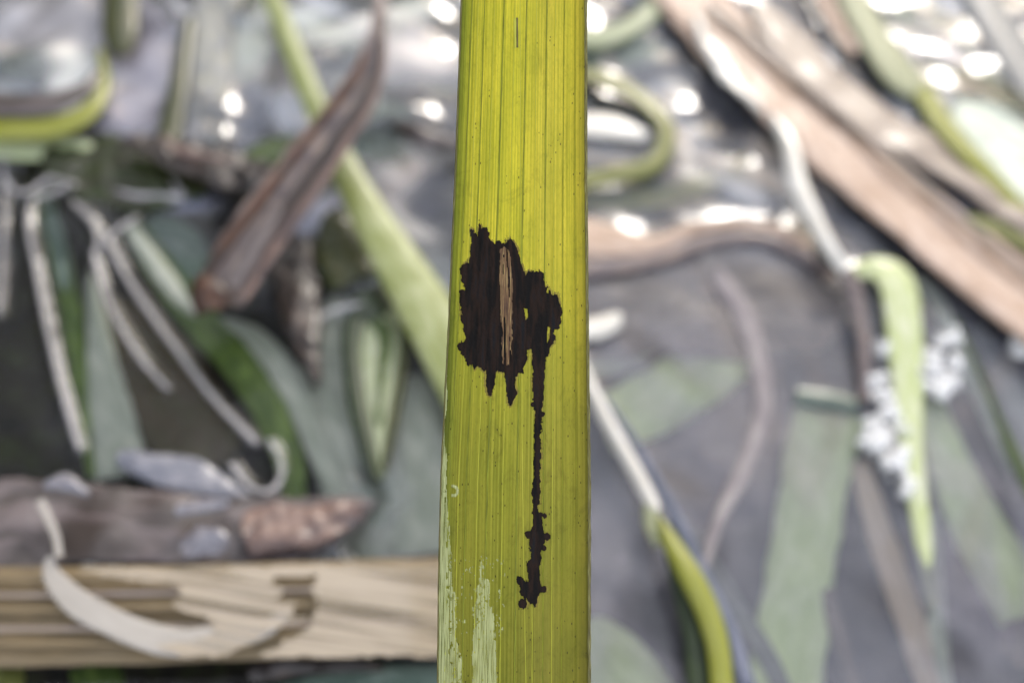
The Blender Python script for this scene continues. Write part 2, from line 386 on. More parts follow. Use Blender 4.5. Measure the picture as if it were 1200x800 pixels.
T('sunken_stalk', [(905, 410, 9, -2), (912, 450, 9, -2), (905, 520, 8, -2), (885, 560, 6, -2)], 'mauve', 'thin brown sunken stem beside the bent pinkish one', cat='stem')
# --- wet stem
t = T('wet_stalk', [(905, 135, 8, 5), (925, 172, 17, 6), (935, 215, 20, 6), (953, 255, 18, 6), (974, 292, 14, 6), (992, 318, 12, 5)], 'white',
  'wet stem glaring white above and turning brown towards the foam', cat='stem', arch=0.0008, tilt=-.3)  # white of the upper stem is glare put into the colour
blade('lower_stalk', [(984, 304, 15, 5), (1001, 338, 16, 4), (1010, 385, 15, 3), (1013, 430, 14, 2), (1012, 470, 14, 1)], M['mauve'], parent=t, arch=0.0006, crumple=.0006, jag=.2)
blade('node', [(955, 296, 8, 4), (968, 308, 15, 4), (984, 318, 8, 4)], M['darkbrown'], parent=t, arch=0.0008)
blade('node', [(962, 330, 6, 4), (976, 338, 12, 4), (990, 342, 8, 4)], M['darkbrown'], parent=t, arch=0.0008)
# --- bright arch
t = T('arched_reed', [(1000, 318, 18, 2), (1028, 314, 28, 3), (1052, 334, 42, 3.5), (1060, 390, 42, 3), (1064, 450, 36, 2.4), (1068, 520, 28, 2), (1075, 580, 24, 1.4), (1086, 660, 18, .5), (1094, 720, 12, -.6)], 'lime',
  'bright lime green blade arching over and down beside the foam', wet=True, arch=.0004, n=64, taper=(.5, .1))
blade('green_edge', [(1072, 555, 6, 1.3), (1074, 590, 10, 1.0), (1082, 640, 8, .3)], M['leafgreen'], parent=t)  # mid green strip near the lower end of the blade
T('sunken_reed', [(1088, 600, 20, -1), (1096, 680, 20, -1), (1100, 760, 24, -1), (1110, 840, 26, -1)], 'pale_cool',
  'thin pale blade under water continuing down from the lime blade')
T('sunken_reed', [(1075, 320, 14, -.5), (1098, 352, 18, -.5), (1120, 400, 16, -.5), (1150, 470, 14, -.8), (1190, 560, 12, -1)], 'pale_cool',
  'bluish sunken blade bordering the outer side of the lime arch')
# --- sunken blades lower right
t = T('sunken_reed', [(972, 482, 84, -2), (955, 560, 80, -2), (942, 640, 80, -2), (928, 740, 84, -2), (915, 840, 88, -2)], 'pale',
  'wide pale green sunken blade with a teal cut end')
blade('cut_end', [(932, 462, 20, .2), (970, 468, 24, .2), (1006, 476, 20, .2)], M['teal'], parent=t)
T('sunken_reed', [(1008, 540, 22, -3), (1030, 620, 32, -3), (1058, 700, 34, -3), (1090, 800, 34, -3), (1110, 860, 30, -3)], 'tan2',
  'faint beige sunken blade right of the wide pale green one')
T('sunken_reed', [(1090, 470, 30, -4), (1120, 560, 54, -4), (1160, 640, 66, -4), (1215, 730, 76, -4)], 'pale',
  'faint grey green sunken blade reaching the lower right edge')
T('sunken_reed', [(1150, 380, 30, -4), (1190, 470, 34, -4), (1230, 560, 36, -4)], 'grey', 'greyish sunken blade at the right edge behind the thin dark blade')
T('thin_reed', [(1118, 372, 5, 1), (1140, 420, 6, 1), (1165, 478, 7, 1), (1185, 525, 12, 1.2), (1215, 590, 14, 1.2)], 'leafgreen',
  'thin dark green floating blade slanting to the right edge', wet=True)
T('sunken_stalk', [(970, 690, 14, -1.5), (980, 735, 20, -1.5), (998, 790, 16, -1.5), (1010, 840, 14, -1.5)], 'submauve', 'frayed pinkish wisp at the foot of the wide pale blade', cat='stem', jag=.3)
T('sunken_reed', [(705, 500, 70, -3), (770, 470, 76, -3), (840, 425, 74, -3), (880, 405, 60, -3)], 'pale',
  'short wide pale green sunken blade slanting up from the white edged blade', taper=(1, .8))
T('sunken_reed', [(670, 420, 40, -4), (720, 415, 46, -4), (770, 400, 30, -4)], 'pale_cool', 'dim bluish green leaf right against the spotted leaf', taper=(1, .3))
T('sunken_reed', [(680, 740, 60, -2), (720, 775, 76, -2), (765, 840, 84, -2)], 'pale', 'pale green blade end low beside the spotted leaf', taper=(.8, 1))
T('sunken_reed', [(1180, 770, 60, -4), (1240, 720, 60, -4)], 'submauve', 'mauve leaf in the lower right corner', taper=(.4, 1))
T('sunken_reed', [(800, 600, 14, -2), (850, 690, 20, -2), (900, 770, 22, -2), (930, 840, 22, -2)], 'grey', 'slate grey sunken strip beside the yellow green blade')
# --- white edged blade that turns green
t = T('twisted_reed', [(676, 415, 10, 3), (700, 470, 14, 3.5), (728, 522, 15, 3.5), (752, 566, 15, 3.5), (768, 598, 14, 3.5)], 'white',
  'twisted blade whose bleached white edge turns yellow green lower down', arch=0.0006, wet=True, tilt=-.3)
blade('tip_scum', [(760, 590, 14, 3.2), (766, 615, 22, 3.2), (772, 640, 12, 3)], M['cream'], parent=t, crumple=.0006)
blade('green_half', [(772, 606, 6, 4), (786, 634, 20, 5), (808, 672, 27, 6), (828, 712, 28, 6), (841, 755, 27, 6), (846, 800, 27, 6), (848, 850, 27, 6)], M['oliveyellow'], parent=t, arch=0.0007)
blade('dark_underside', [(782, 640, 8, 3), (800, 690, 24, 3.4), (816, 735, 34, 3.4), (824, 790, 38, 3.4), (826, 850, 38, 3.4)], M['deepgreen'], parent=t)
T('sunken_reed', [(690, 445, 8, 0.3), (730, 500, 12, .3), (775, 575, 14, .3), (815, 655, 18, .3), (855, 740, 20, .3), (880, 820, 20, .3)], 'slate', 'dark blue grey strip running along the twisted blade')

# --- upper left
t = T('curved_leaf', [(-60, 150, 26, 4), (0, 150, 26, 5), (60, 148, 26, 5), (102, 132, 22, 5), (122, 100, 14, 4), (118, 60, 8, 3)], 'oliveyellow',
  'yellow green leaf bowed like a bowl at the upper left edge', arch=0.0007, wet=True)
blade('brown_edge', [(-60, 122, 26, 6), (0, 122, 26, 6.5), (58, 120, 24, 6.5), (98, 104, 16, 6), (116, 82, 8, 5)], M['brown'], parent=t, arch=0.0005)
T('dead_stub', [(140, -40, 40, 5), (142, 0, 40, 5), (141, 36, 42, 5), (142, 66, 26, 4)], 'olive_dark', 'dark olive brown blunt stub hanging from the top edge', cat='stem', taper=(1, .2), arch=0.0010)
T('thin_reed', [(222, 20, 12, 2), (214, 70, 18, 2), (206, 120, 24, 2), (196, 165, 30, 2)], 'olive_dark', 'dark olive blade tapering up beside the whitish blade')
T('bleached_reed', [(262, -40, 56, 1), (252, 20, 54, 1), (246, 90, 48, 1), (240, 150, 44, .6), (232, 180, 36, .2)], 'milky',
  'broad whitish blade standing at the top left', crumple=.001, wet=True)
T('sunken_leaf', [(-40, 170, 26, 1), (40, 172, 30, 1), (110, 172, 18, 1)], 'pale', 'dull grey green leaf under the bowed leaf', taper=(1, .2))
T('dark_leaf', [(50, 190, 40, .9), (120, 200, 84, .9), (190, 208, 74, .9), (245, 205, 40, .9)], 'moss', 'dark moss green leaf left of the brown curled debris', crumple=.001, taper=(.3, .3))
t = T('dead_leaf', [(140, 168, 14, 5), (185, 172, 34, 5), (230, 186, 44, 5), (275, 198, 42, 5), (320, 205, 24, 5)], 'darkbrown', 'crumpled dark brown dead leaf among green at the upper left', cat='dead leaf', crumple=.002, jag=.25, taper=(.2, .2))
blade('pale_fold', [(192, 165, 6, 7.2), (215, 178, 10, 7.2), (240, 182, 7, 7), (268, 190, 4, 7)], M['pinkbrown'], parent=t, crumple=.001)
T('living_reed', [(285, 185, 16, 3), (330, 176, 32, 3), (372, 166, 22, 3)], 'leafgreen', 'short bright green leaf joining the slanting yellow green blade', taper=(.2, 1))
T('twig', [(462, 148, 12, 4), (490, 158, 20, 5), (520, 164, 16, 4.5), (545, 170, 12, 4)], 'brown', 'small dark brown twig touching the upper edge of the spotted leaf', cat='twig', arch=0.0010, crumple=.001, taper=(.3, 1))
T('dark_leaf', [(395, 245, 26, .8), (400, 290, 66, .8), (415, 330, 58, .8)], 'olive_dark', 'dark olive leaf patch under the slanting yellow green blade', taper=(.3, .6), crumple=.001)
T('dark_leaf', [(425, 345, 52, .8), (440, 378, 44, .8)], 'deepgreen', 'dark green leaf above the pointed dark green leaf', taper=(.8, .3))
# slanting yellow green blade
T('slanting_reed', [(305, -40, 22, 9), (332, 30, 24, 9), (362, 105, 28, 8), (398, 185, 34, 7), (440, 265, 46, 6), (486, 340, 60, 5), (540, 430, 74, 4), (590, 520, 80, 3)], 'yellowgreen',
  'long yellow green blade slanting down behind the spotted leaf', n=70, arch=0.0008)
# curled brown blade
V = [(452, -60, 10, 22), (446, 0, 14, 21), (440, 50, 24, 20), (422, 100, 32, 18), (388, 155, 44, 16), (345, 215, 54, 14), (300, 275, 60, 12), (258, 345, 52, 10)]
t = T('curled_reed', V, 'mauve', 'curled mauve brown dry blade standing over the upper left water', n=120, arch=.0003, tilt=.25, across=12, crumple=.0006, taper=(1, .9), jag=.14, cat='dry blade')
blade('fold', [(447, 20, 4, 22), (446, 70, 9, 21), (428, 115, 13, 19.6), (396, 160, 12, 17.8), (352, 220, 12, 15.8), (316, 268, 8, 14), (296, 300, 3, 13)], M['darkbrown'], parent=t, arch=.0006, jag=.3)
blade('rolled_edge', [(449, 20, 4, 22), (450, 70, 7, 21.4), (436, 120, 9, 19.6), (406, 168, 11, 17.8), (366, 228, 12, 15.8), (323, 290, 12, 13.6), (286, 350, 10, 11.6)], M['pinkbrown'], parent=t, arch=0.0005, jag=.2)
blade('rust_edge', [(428, 62, 6, 21), (412, 92, 10, 19.6), (370, 148, 7, 17.6), (318, 215, 8, 15.6), (274, 272, 12, 13.4), (244, 318, 14, 11.8), (236, 350, 12, 11)], M['rust'], parent=t, arch=.0008, jag=.2)
blade('lit_face', [(330, 235, 8, 16.8), (306, 275, 20, 15.4), (282, 312, 26, 13.8), (268, 336, 20, 12.6)], M['submauve'], parent=t, arch=.0003, jag=.2, taper=(.1, .3))  # highlight on the blade, painted as a paler strip
blade('rotten_tip', [(248, 326, 40, 12.2), (244, 346, 46, 11.8), (248, 366, 36, 11)], M['rusttip'], parent=t, arch=0.0008, crumple=.001, jag=.2, taper=(.4, .4))

# --- left middle: sunken blades seen through clear dark water
T('sunken_reed', [(48, 225, 22, -1.5), (66, 290, 26, -1.5), (80, 350, 26, -1.5), (92, 430, 26, -1.5), (104, 500, 24, -1.5), (112, 560, 20, -1.5)], 'leafgreen', 'narrow green sunken blade between white water threads at left')
T('sunken_reed', [(52, 232, 14, -.8), (66, 280, 20, -.8), (76, 340, 14, -.8)], 'teal', 'bluish upper part of leaf above the narrow green blade', taper=(.3, .1))
T('sunken_reed', [(106, 318, 10, -1), (114, 380, 26, -1), (124, 450, 42, -1), (136, 510, 56, -1), (142, 560, 60, -1)], 'pale_cool', 'pale grey green wedge shaped blade widening downwards at left', taper=(.2, 1))
T('wet_leaf', [(138, 535, 22, 1.0), (180, 548, 36, 1.4), (225, 558, 44, 1.4), (265, 574, 26, 1.2), (298, 588, 8, 1)], 'lavender', 'bluish grey wet leaf piece above the rotten strip', cat='leaf', arch=0.0006, taper=(.6, .1), crumple=.0006, wet=True)
T('sunken_reed', [(152, 262, 24, -1), (185, 310, 36, -1), (225, 365, 40, -1), (275, 420, 42, -1), (315, 480, 40, -1), (338, 540, 34, -1), (345, 600, 28, -1)], 'leafgreen', 'mid green sunken blade sweeping down to the rotten strip')
T('sunken_reed', [(150, 262, 16, -.5), (172, 295, 20, -.5), (205, 340, 22, -.5), (232, 372, 10, -.5)], 'pale_cool', 'whitish green blade end above the brown water', taper=(.3, .1))
T('sunken_leaf', [(178, 255, 40, -1.6), (215, 300, 60, -1.6), (235, 340, 40, -1.6)], 'teal', 'dim green leaf behind the curled brown blade', taper=(.4, .4))
T('sunken_reed', [(255, 375, 16, -1.4), (300, 400, 30, -1.4), (340, 450, 34, -1.4), (372, 520, 30, -1.4), (400, 590, 26, -1.4)], 'pale_cool', 'pale grey green blade between the green sweep and pointed leaf', taper=(.3, 1))
T('sunken_leaf', [(130, 350, 30, -6), (175, 420, 100, -6), (215, 490, 120, -6), (250, 550, 80, -6)], 'humus', 'broad brown sunken leaf between white threads', crumple=.002, taper=(.3, .4))
T('dead_leaf', [(338, 275, 40, 2), (345, 320, 52, 2), (352, 370, 46, 2), (364, 420, 24, 2), (372, 455, 8, 1)], 'darkbrown', 'dark brown rotting leaf hanging to a ragged point', cat='dead leaf', crumple=.0016, jag=.25, taper=(.5, .2))
T('sunken_leaf', [(400, 350, 50, -3), (385, 420, 70, -3), (400, 500, 90, -3), (450, 600, 130, -3), (470, 650, 120, -3)], 'pale_cool', 'pale grey green wide leaf around the pointed dark leaf', crumple=.001, taper=(.5, .8), across=12)
# pointed leaf
t = T('pointed_leaf', [(438, 362, 58, .6), (440, 400, 68, .6), (441, 440, 64, .6), (443, 490, 46, .6), (446, 535, 22, .6), (448, 562, 5, .6)], 'pale', 'pointed leaf with dark green margin and mottled pale middle', cat='leaf', taper=(.8, .1), wet=True)
blade('margin', [(416, 372, 24, 1.4), (412, 410, 22, 1.4), (416, 455, 22, 1.4), (426, 505, 20, 1.4), (440, 555, 12, 1.4), (446, 564, 4, 1.4)], M['deepgreen'], parent=t)
blade('margin', [(476, 385, 12, 1.4), (470, 440, 12, 1.4), (460, 495, 11, 1.4), (450, 550, 8, 1.4)], M['olive_dark'], parent=t)
blade('mottle', [(440, 375, 22, 1.2), (452, 410, 14, 1.2), (446, 450, 10, 1.2), (444, 500, 6, 1.2)], M['leafgreen'], parent=t, jag=.7, taper=(.6, .2))
# --- rotten strip and straw blade
t = T('rotten_leaf', [(-60, 625, 110, 4), (20, 615, 108, 4), (100, 612, 96, 4), (180, 618, 90, 4), (270, 622, 84, 4), (350, 618, 74, 4), (405, 602, 44, 4), (440, 592, 14, 3.4)], 'brown', 'crumpled dark rotten leaf strip along the straw coloured blade', cat='dead leaf',
  n=140, across=22, crumple=.0018, cf=.32, jag=.12, taper=(1, .2))
blade('pink_end', [(285, 628, 56, 5.6), (330, 618, 58, 5.6), (380, 610, 46, 5.4), (425, 594, 16, 5)], M['pinkbrown'], parent=t, crumple=.0016, jag=.15, taper=(.4, .2), across=12)
blade('glint_patch', [(212, 645, 20, 8), (240, 640, 34, 8), (268, 632, 24, 8)], M['silver'], parent=t, crumple=.0014, jag=.5, taper=(.3, .3))  # glints on the wet strip, painted as silver patches
blade('glint_patch', [(205, 600, 14, 8), (235, 594, 20, 8), (270, 588, 8, 8)], M['silver'], parent=t, crumple=.0014, jag=.5, taper=(.3, .3))
blade('glint_patch', [(52, 570, 10, 8), (80, 568, 20, 8), (105, 576, 8, 8)], M['silver'], parent=t, crumple=.001, jag=.4, taper=(.3, .3))
t = T('straw_reed', [(-90, 724, 116, 6), (60, 722, 116, 6), (200, 719, 114, 6), (350, 714, 112, 6), (520, 708, 110, 6), (620, 704, 108, 6)], 'straw', 'thick straw coloured blade floating flat at the lower left', n=80, across=20, arch=0.0007, crumple=.0004, wet=True)
for k, (y, wd) in enumerate(((676, 7), (694, 6), (712, 8), (734, 6), (752, 7))):
    blade('rib', [(-90, y + 4, wd, 7.6), (100, y + 2, wd, 7.6), (300, y - 2, wd, 7.6), (600, y - 8, wd, 7.6)], M['tan2' if k % 2 else 'straw'], parent=t, n=60, across=3, arch=.0004, jag=.3, seed=k)
blade('film_glare', [(58, 652, 8, 8.6), (62, 676, 24, 8.6), (92, 706, 34, 8.6), (148, 736, 34, 8.6), (205, 752, 34, 8.6), (262, 746, 30, 8.6), (308, 736, 22, 8.6), (340, 716, 8, 8.6)],
      M['glare'], parent=t, n=90, across=8, arch=0, thick=.0001, jag=.06)  # sky glare on the water film, laid on as pale sheets
blade('film_glare', [(46, 586, 10, 9.5), (56, 606, 10, 9.5), (66, 630, 9, 9.5), (69, 652, 10, 9.5)], M['glare'], parent=t, arch=0, thick=.0001)
px_patch('film_glare', [(90, 664), (512, 660), (620, 656), (620, 768), (512, 768), (400, 768), (330, 768), (300, 770), (345, 745), (365, 730), (360, 722), (320, 735), (290, 752), (262, 768), (215, 768), (180, 755), (215, 748), (245, 742), (250, 728), (235, 720), (205, 712), (198, 705), (212, 694), (205, 684), (130, 674)],
  [[(320, 674), (368, 672), (365, 690), (372, 705), (366, 722), (340, 722), (345, 705), (325, 700), (335, 690), (318, 684)], [(130, 684), (200, 690), (186, 702), (150, 698)]], .0089, M['film'], t)
T('dead_leaf', [(290, 790, 22, 2), (340, 780, 24, 2), (400, 778, 16, 2), (450, 784, 6, 2)], 'darkbrown', 'dark brown sliver below the straw coloured blade', cat='dead leaf', taper=(.4, .2), crumple=.001)
T('sunken_leaf', [(330, 830, 60, 1), (420, 812, 60, 1), (520, 800, 50, 1)], 'teal', 'blue green leaf under the bottom edge beside the spotted leaf', taper=(.4, 1))
T('sunken_reed', [(110, 780, 60, -2), (130, 860, 60, -2)], 'leafgreen', 'green blade below the straw coloured blade')
T('sunken_reed', [(10, 780, 40, -2), (0, 860, 50, -2)], 'olive', 'olive blade in the lower left corner')
T('sunken_reed', [(485, 440, 60, -2.5), (495, 520, 80, -2.5), (500, 600, 90, -2.5), (505, 650, 90, -2.5)], 'pale_cool', 'pale bluish blade disappearing behind the spotted leaf', taper=(.4, 1))

# ================================================================ unseen reeds added around the pond to darken its reflections
def reeds(name, label, spots, hmin, hmax, mat, sd):
    rr = random.Random(sd); V, F, UV = [], [], []
    for x, y in spots:
        h = rr.uniform(hmin, hmax); wd = rr.uniform(.005, .010); a = rr.random() * 6.283; ln = rr.uniform(.02, .22) * h; la = rr.random() * 6.283
        b = len(V); n = 7
        for i in range(n + 1):
            t = i / n; k = wd * (1 - t ** 2.5) + .0004
            cx = x + ln * t * t * math.cos(la); cy = y + ln * t * t * math.sin(la); z = -.02 + h * t
            for o in (-.5, 0, .5):
                off = .25 * wd * (1 if o == 0 else 0)
                V.append((cx + k * o * math.cos(a) - off * math.sin(a), cy + k * o * math.sin(a) + off * math.cos(a), z)); UV.append((o * k, t * h))
        for i in range(n):
            for j in range(2): q = b + i * 3 + j; F.append((q, q + 1, q + 4, q + 3))
    o = mesh(name, V, F, mat, None, UV); return tag(o, label, 'reeds', None, 'stuff')
rr = random.Random(4)
sp = []
for k in range(3400):
    a = R(rr.uniform(-100, 100)); d = rr.uniform(1.1, 2.0); sp.append((d * math.sin(a), d * math.cos(a)))
reeds('added_reed_bed', 'unseen bed of green reeds added to darken the water reflections', sp, .34, .62, M['moss'], 2)
sp = []
for k in range(420): sp.append((rr.uniform(-.62, -.25), rr.uniform(-.15, .42)))
reeds('added_reed_clump', 'unseen tall green reeds added beyond the left edge to darken the water', sp, .30, .62, M['leafgreen'], 3)

# ================================================================ foam
def foam(name, blobs, label):
    rnd = random.Random(17 + len(blobs))
    V, F = [], []
    for cx, cy, sp, n in blobs:
        for k in range(n):
            a = rnd.random() * 6.283; q = sp * math.sqrt(rnd.random())
            rad = .0004 + .0012 * rnd.random() ** 2
            c = P(cx + q * math.cos(a), cy + q * math.sin(a), .0008 + rnd.random() * .002)
            b = len(V); NU, NV = 12, 6
            for i in range(NV + 1):
                th = math.pi * i / NV
                for j in range(NU):
                    ph = 2 * math.pi * j / NU
                    V.append((c.x + rad * math.sin(th) * math.cos(ph), c.y + rad * math.sin(th) * math.sin(ph), c.z + rad * math.cos(th)))
            for i in range(NV):
                for j in range(NU):
                    F.append((b + i * NU + j, b + (i + 1) * NU + j, b + (i + 1) * NU + (j + 1) % NU, b + i * NU + (j + 1) % NU))
    o = mesh(name, V, F, M['foam']); tag(o, label, 'foam', None, 'stuff'); return o
g = G('foam_bubble')
lw = g.n('ShaderNodeLayerWeight'); lw.inputs[0].default_value = .45
gl = g.n('ShaderNodeBsdfPrincipled'); gl.inputs['Base Color'].default_value = (.97, .96, .95, 1); gl.inputs['Metallic'].default_value = .15; gl.inputs['Roughness'].default_value = .2; gl.inputs['Coat Weight'].default_value = 1
tr = g.n('ShaderNodeBsdfTransparent'); ms = g.n('ShaderNodeMixShader')
g.l(g.math('ADD', g.math('MULTIPLY', lw.outputs['Facing'], .6), .36, True), ms.inputs[0]); g.l(tr.outputs[0], ms.inputs[1]); g.l(gl.outputs[0], ms.inputs[2])
g.l(ms.outputs[0], g.out.inputs[0]); M['foam'] = g.m
foam('foam', [(1040, 500, 26, 46), (1022, 515, 16, 24), (1052, 545, 18, 26), (1036, 455, 18, 18), (1030, 410, 12, 10), (1062, 572, 8, 8)], 'white bubbly foam caught between brown stem and lime blade')
foam('foam', [(1104, 440, 26, 46), (1088, 425, 14, 16), (1108, 395, 14, 10)], 'white bubbly foam patch right of the lime blade')
foam('foam', [(1196, 405, 10, 14)], 'white highlight at the right edge built as tiny bubbles')  # bubble clump standing in for a white highlight
foam('foam', [(110, 655, 8, 10), (125, 658, 10, 12), (135, 660, 6, 6)], 'small row of bubbles at the top edge of the straw blade')

# ================================================================ water surface
x0, x1, y0, y1, st = -.17, .21, -.10, .20, .0007
xs = np.arange(x0, x1 + st / 2, st); ys = np.arange(y0, y1 + st / 2, st)
X, Y = np.meshgrid(xs, ys)
def fwd(X, Y, Z=0.0):
    dx, dy, dz = X - CAM.x, Y - CAM.y, Z - CAM.z
    a = dx * r_.x + dy * r_.y + dz * r_.z; b = dx * u_.x + dy * u_.y + dz * u_.z; c = dx * f_.x + dy * f_.y + dz * f_.z
    c = np.maximum(c, .01)
    return (a / c / TAN / 2 + .5) * IMG_W, (.5 - b / c / TAN / 2 * IMG_W / IMG_H) * IMG_H
PX, PY = fwd(X, Y)
rs = np.random.RandomState(5)
H = np.zeros_like(X)
for k in range(46):                                  # small crossing ripples
    lam = .007 + .03 * rs.rand() ** 1.3; a = rs.rand() * 6.283; ph = rs.rand() * 6.283
    env = .5 + .5 * np.sin(X * (20 + 50 * rs.rand()) + Y * (20 + 50 * rs.rand()) + ph * 2)
    H += .0032 * lam * env * np.sin((X * math.cos(a) + Y * math.sin(a)) * 6.283 / lam + ph + 1.2 * np.sin(X * 55 + ph) + 1.2 * np.sin(Y * 48 + 2 * ph))
top_ = 1 - np.clip((PY - 120) / 260, 0, 1); rl_ = np.clip((PX - 560) / 200, 0, 1)
H *= (.9 + 2.5 * top_) * (1 - .6 * rl_ * (1 - top_)) * (1 - .35 * rl_ * top_)
def pdist(Q):
    """distance from every grid vertex to a polyline"""
    D = np.full(X.shape, 1e9)
    lo = Q.min(0) - .012; hi = Q.max(0) + .012
    iy = slice(max(0, int((lo[1] - y0) / st)), max(0, int((hi[1] - y0) / st) + 1)); ix = slice(max(0, int((lo[0] - x0) / st)), max(0, int((hi[0] - x0) / st) + 1))
    xx, yy = X[iy, ix], Y[iy, ix]
    if xx.size == 0: return D
    d = np.full(xx.shape, 1e9)
    for a, b in zip(Q[:-1], Q[1:]):
        ab = b - a; n2 = (ab ** 2).sum() + 1e-12
        t = np.clip(((xx - a[0]) * ab[0] + (yy - a[1]) * ab[1]) / n2, 0, 1)
        d = np.minimum(d, np.hypot(xx - a[0] - t * ab[0], yy - a[1] - t * ab[1]))
    D[iy, ix] = d
    return D
for Q, h in EDGES: 
    D = pdist(Q[::2]); H += h * np.exp(-D / .0022)
# film colour + opacity: murk veil plus sky reflections painted in
F4 = np.zeros(X.shape + (4,)); base = L((152, 154, 166), .75); F4[..., :3] = base[:3]
sm = lambda e0, e1, v: (lambda t: t * t * (3 - 2 * t))(np.clip((v - e0) / (e1 - e0), 0, 1))
right = sm(480, 760, PX); low = sm(200, 420, PY)
def vnoise(fx, fy, sd, th=0.0):
    r2 = np.random.RandomState(sd); out = 0
    for k in range(14):
        a = r2.rand() * 6.283; q = .6 + r2.rand()
        out = out + np.sin((X * math.cos(th) + Y * math.sin(th)) * fx * q * math.cos(a) * 6.283 + (-X * math.sin(th) + Y * math.cos(th)) * fy * q * math.sin(a) * 6.283 + r2.rand() * 6.283)
    return out / 3.7
nz = vnoise(34, 70, 3)
F4[..., 3] = .02 + .23 * right * low + (1 - low) * (.03 + .12 * nz) + .04 * nz
tr_ = (1 - sm(230, 330, PY)) * sm(640, 760, PX)
F4[..., :3] = F4[..., :3] * (1 - .7 * tr_[..., None]) + np.array(L((184, 190, 202), .75)[:3]) * .7 * tr_[..., None]
F4[..., 3] += .26 * tr_  # silvery sky reflection painted over the upper right water
def blob(px, py, rx, ry, rot, col, a, g_=.75, soft=1.0):
    c, s = math.cos(R(rot)), math.sin(R(rot)); dx, dy = PX - px, PY - py
    q = ((dx * c + dy * s) / rx) ** 2 + ((-dx * s + dy * c) / ry) ** 2
    q = q * (1 + .35 * vnoise(60, 60, int(px) % 97))
    k = np.exp(-np.maximum(q, 0) ** 1.6) * soft
    cc = np.array(L(col, g_)[:3])
    a = min(a * (.5 if sum(col) < 330 else 1.0), 1); F4[..., :3] = F4[..., :3] * (1 - k[..., None]) + cc * k[..., None]; F4[..., 3] = F4[..., 3] * (1 - k) + a * k
def thread(pts, wd, h, a=.75, col=(190, 182, 176), g_=.9):
    """a meniscus ridge with its reflection painted into the film colour"""
    global H
    c = catmull(pts, 40); Q = np.array([tuple(P(x, y, 0))[:2] for x, y in c])
    D = pdist(Q); wd = wd * .62; k = np.exp(-(D / wd) ** 2)
    H = H + h * k; k = np.exp(-(D / (wd * .8)) ** 4)
    cc = np.array(L(col, g_)[:3])
    F4[..., :3] = F4[..., :3] * (1 - k[..., None]) + cc * k[..., None]; F4[..., 3] = F4[..., 3] * (1 - k) + a * k
# clear dark water
for b in [(30, 400, 60, 170, 8, .04), (200, 430, 90, 150, -25, .06), (20, 600, 80, 80, 0, .05), (330, 230, 70, 60, 30, .1), (120, 250, 150, 40, 0, .06), (250, 800, 300, 24, 0, .04)]:
    blob(*b[:5], (40, 40, 34), b[5])
rb = random.Random(11)
for k in range(170):  # light and dark reflection streaks painted into the film
    px_ = rb.uniform(-20, 1220); py_ = rb.uniform(-30, 300) if px_ > 480 else rb.uniform(-30, 150 if px_ < 300 else 340)
    if 520 < px_ < 690: continue
    rot = rb.gauss(38, 16) if px_ > 760 else rb.gauss(0, 24)
    cc_, aa = rb.choice([((214, 214, 216), .85), ((40, 48, 70), .5), ((122, 138, 112), .7), ((210, 196, 180), .8), ((84, 88, 108), .8), ((50, 60, 66), .7), ((186, 192, 208), .8), ((170, 176, 180), .7)])
    blob(px_, py_, rb.uniform(24, 80), rb.uniform(6, 17), rot, cc_, aa)
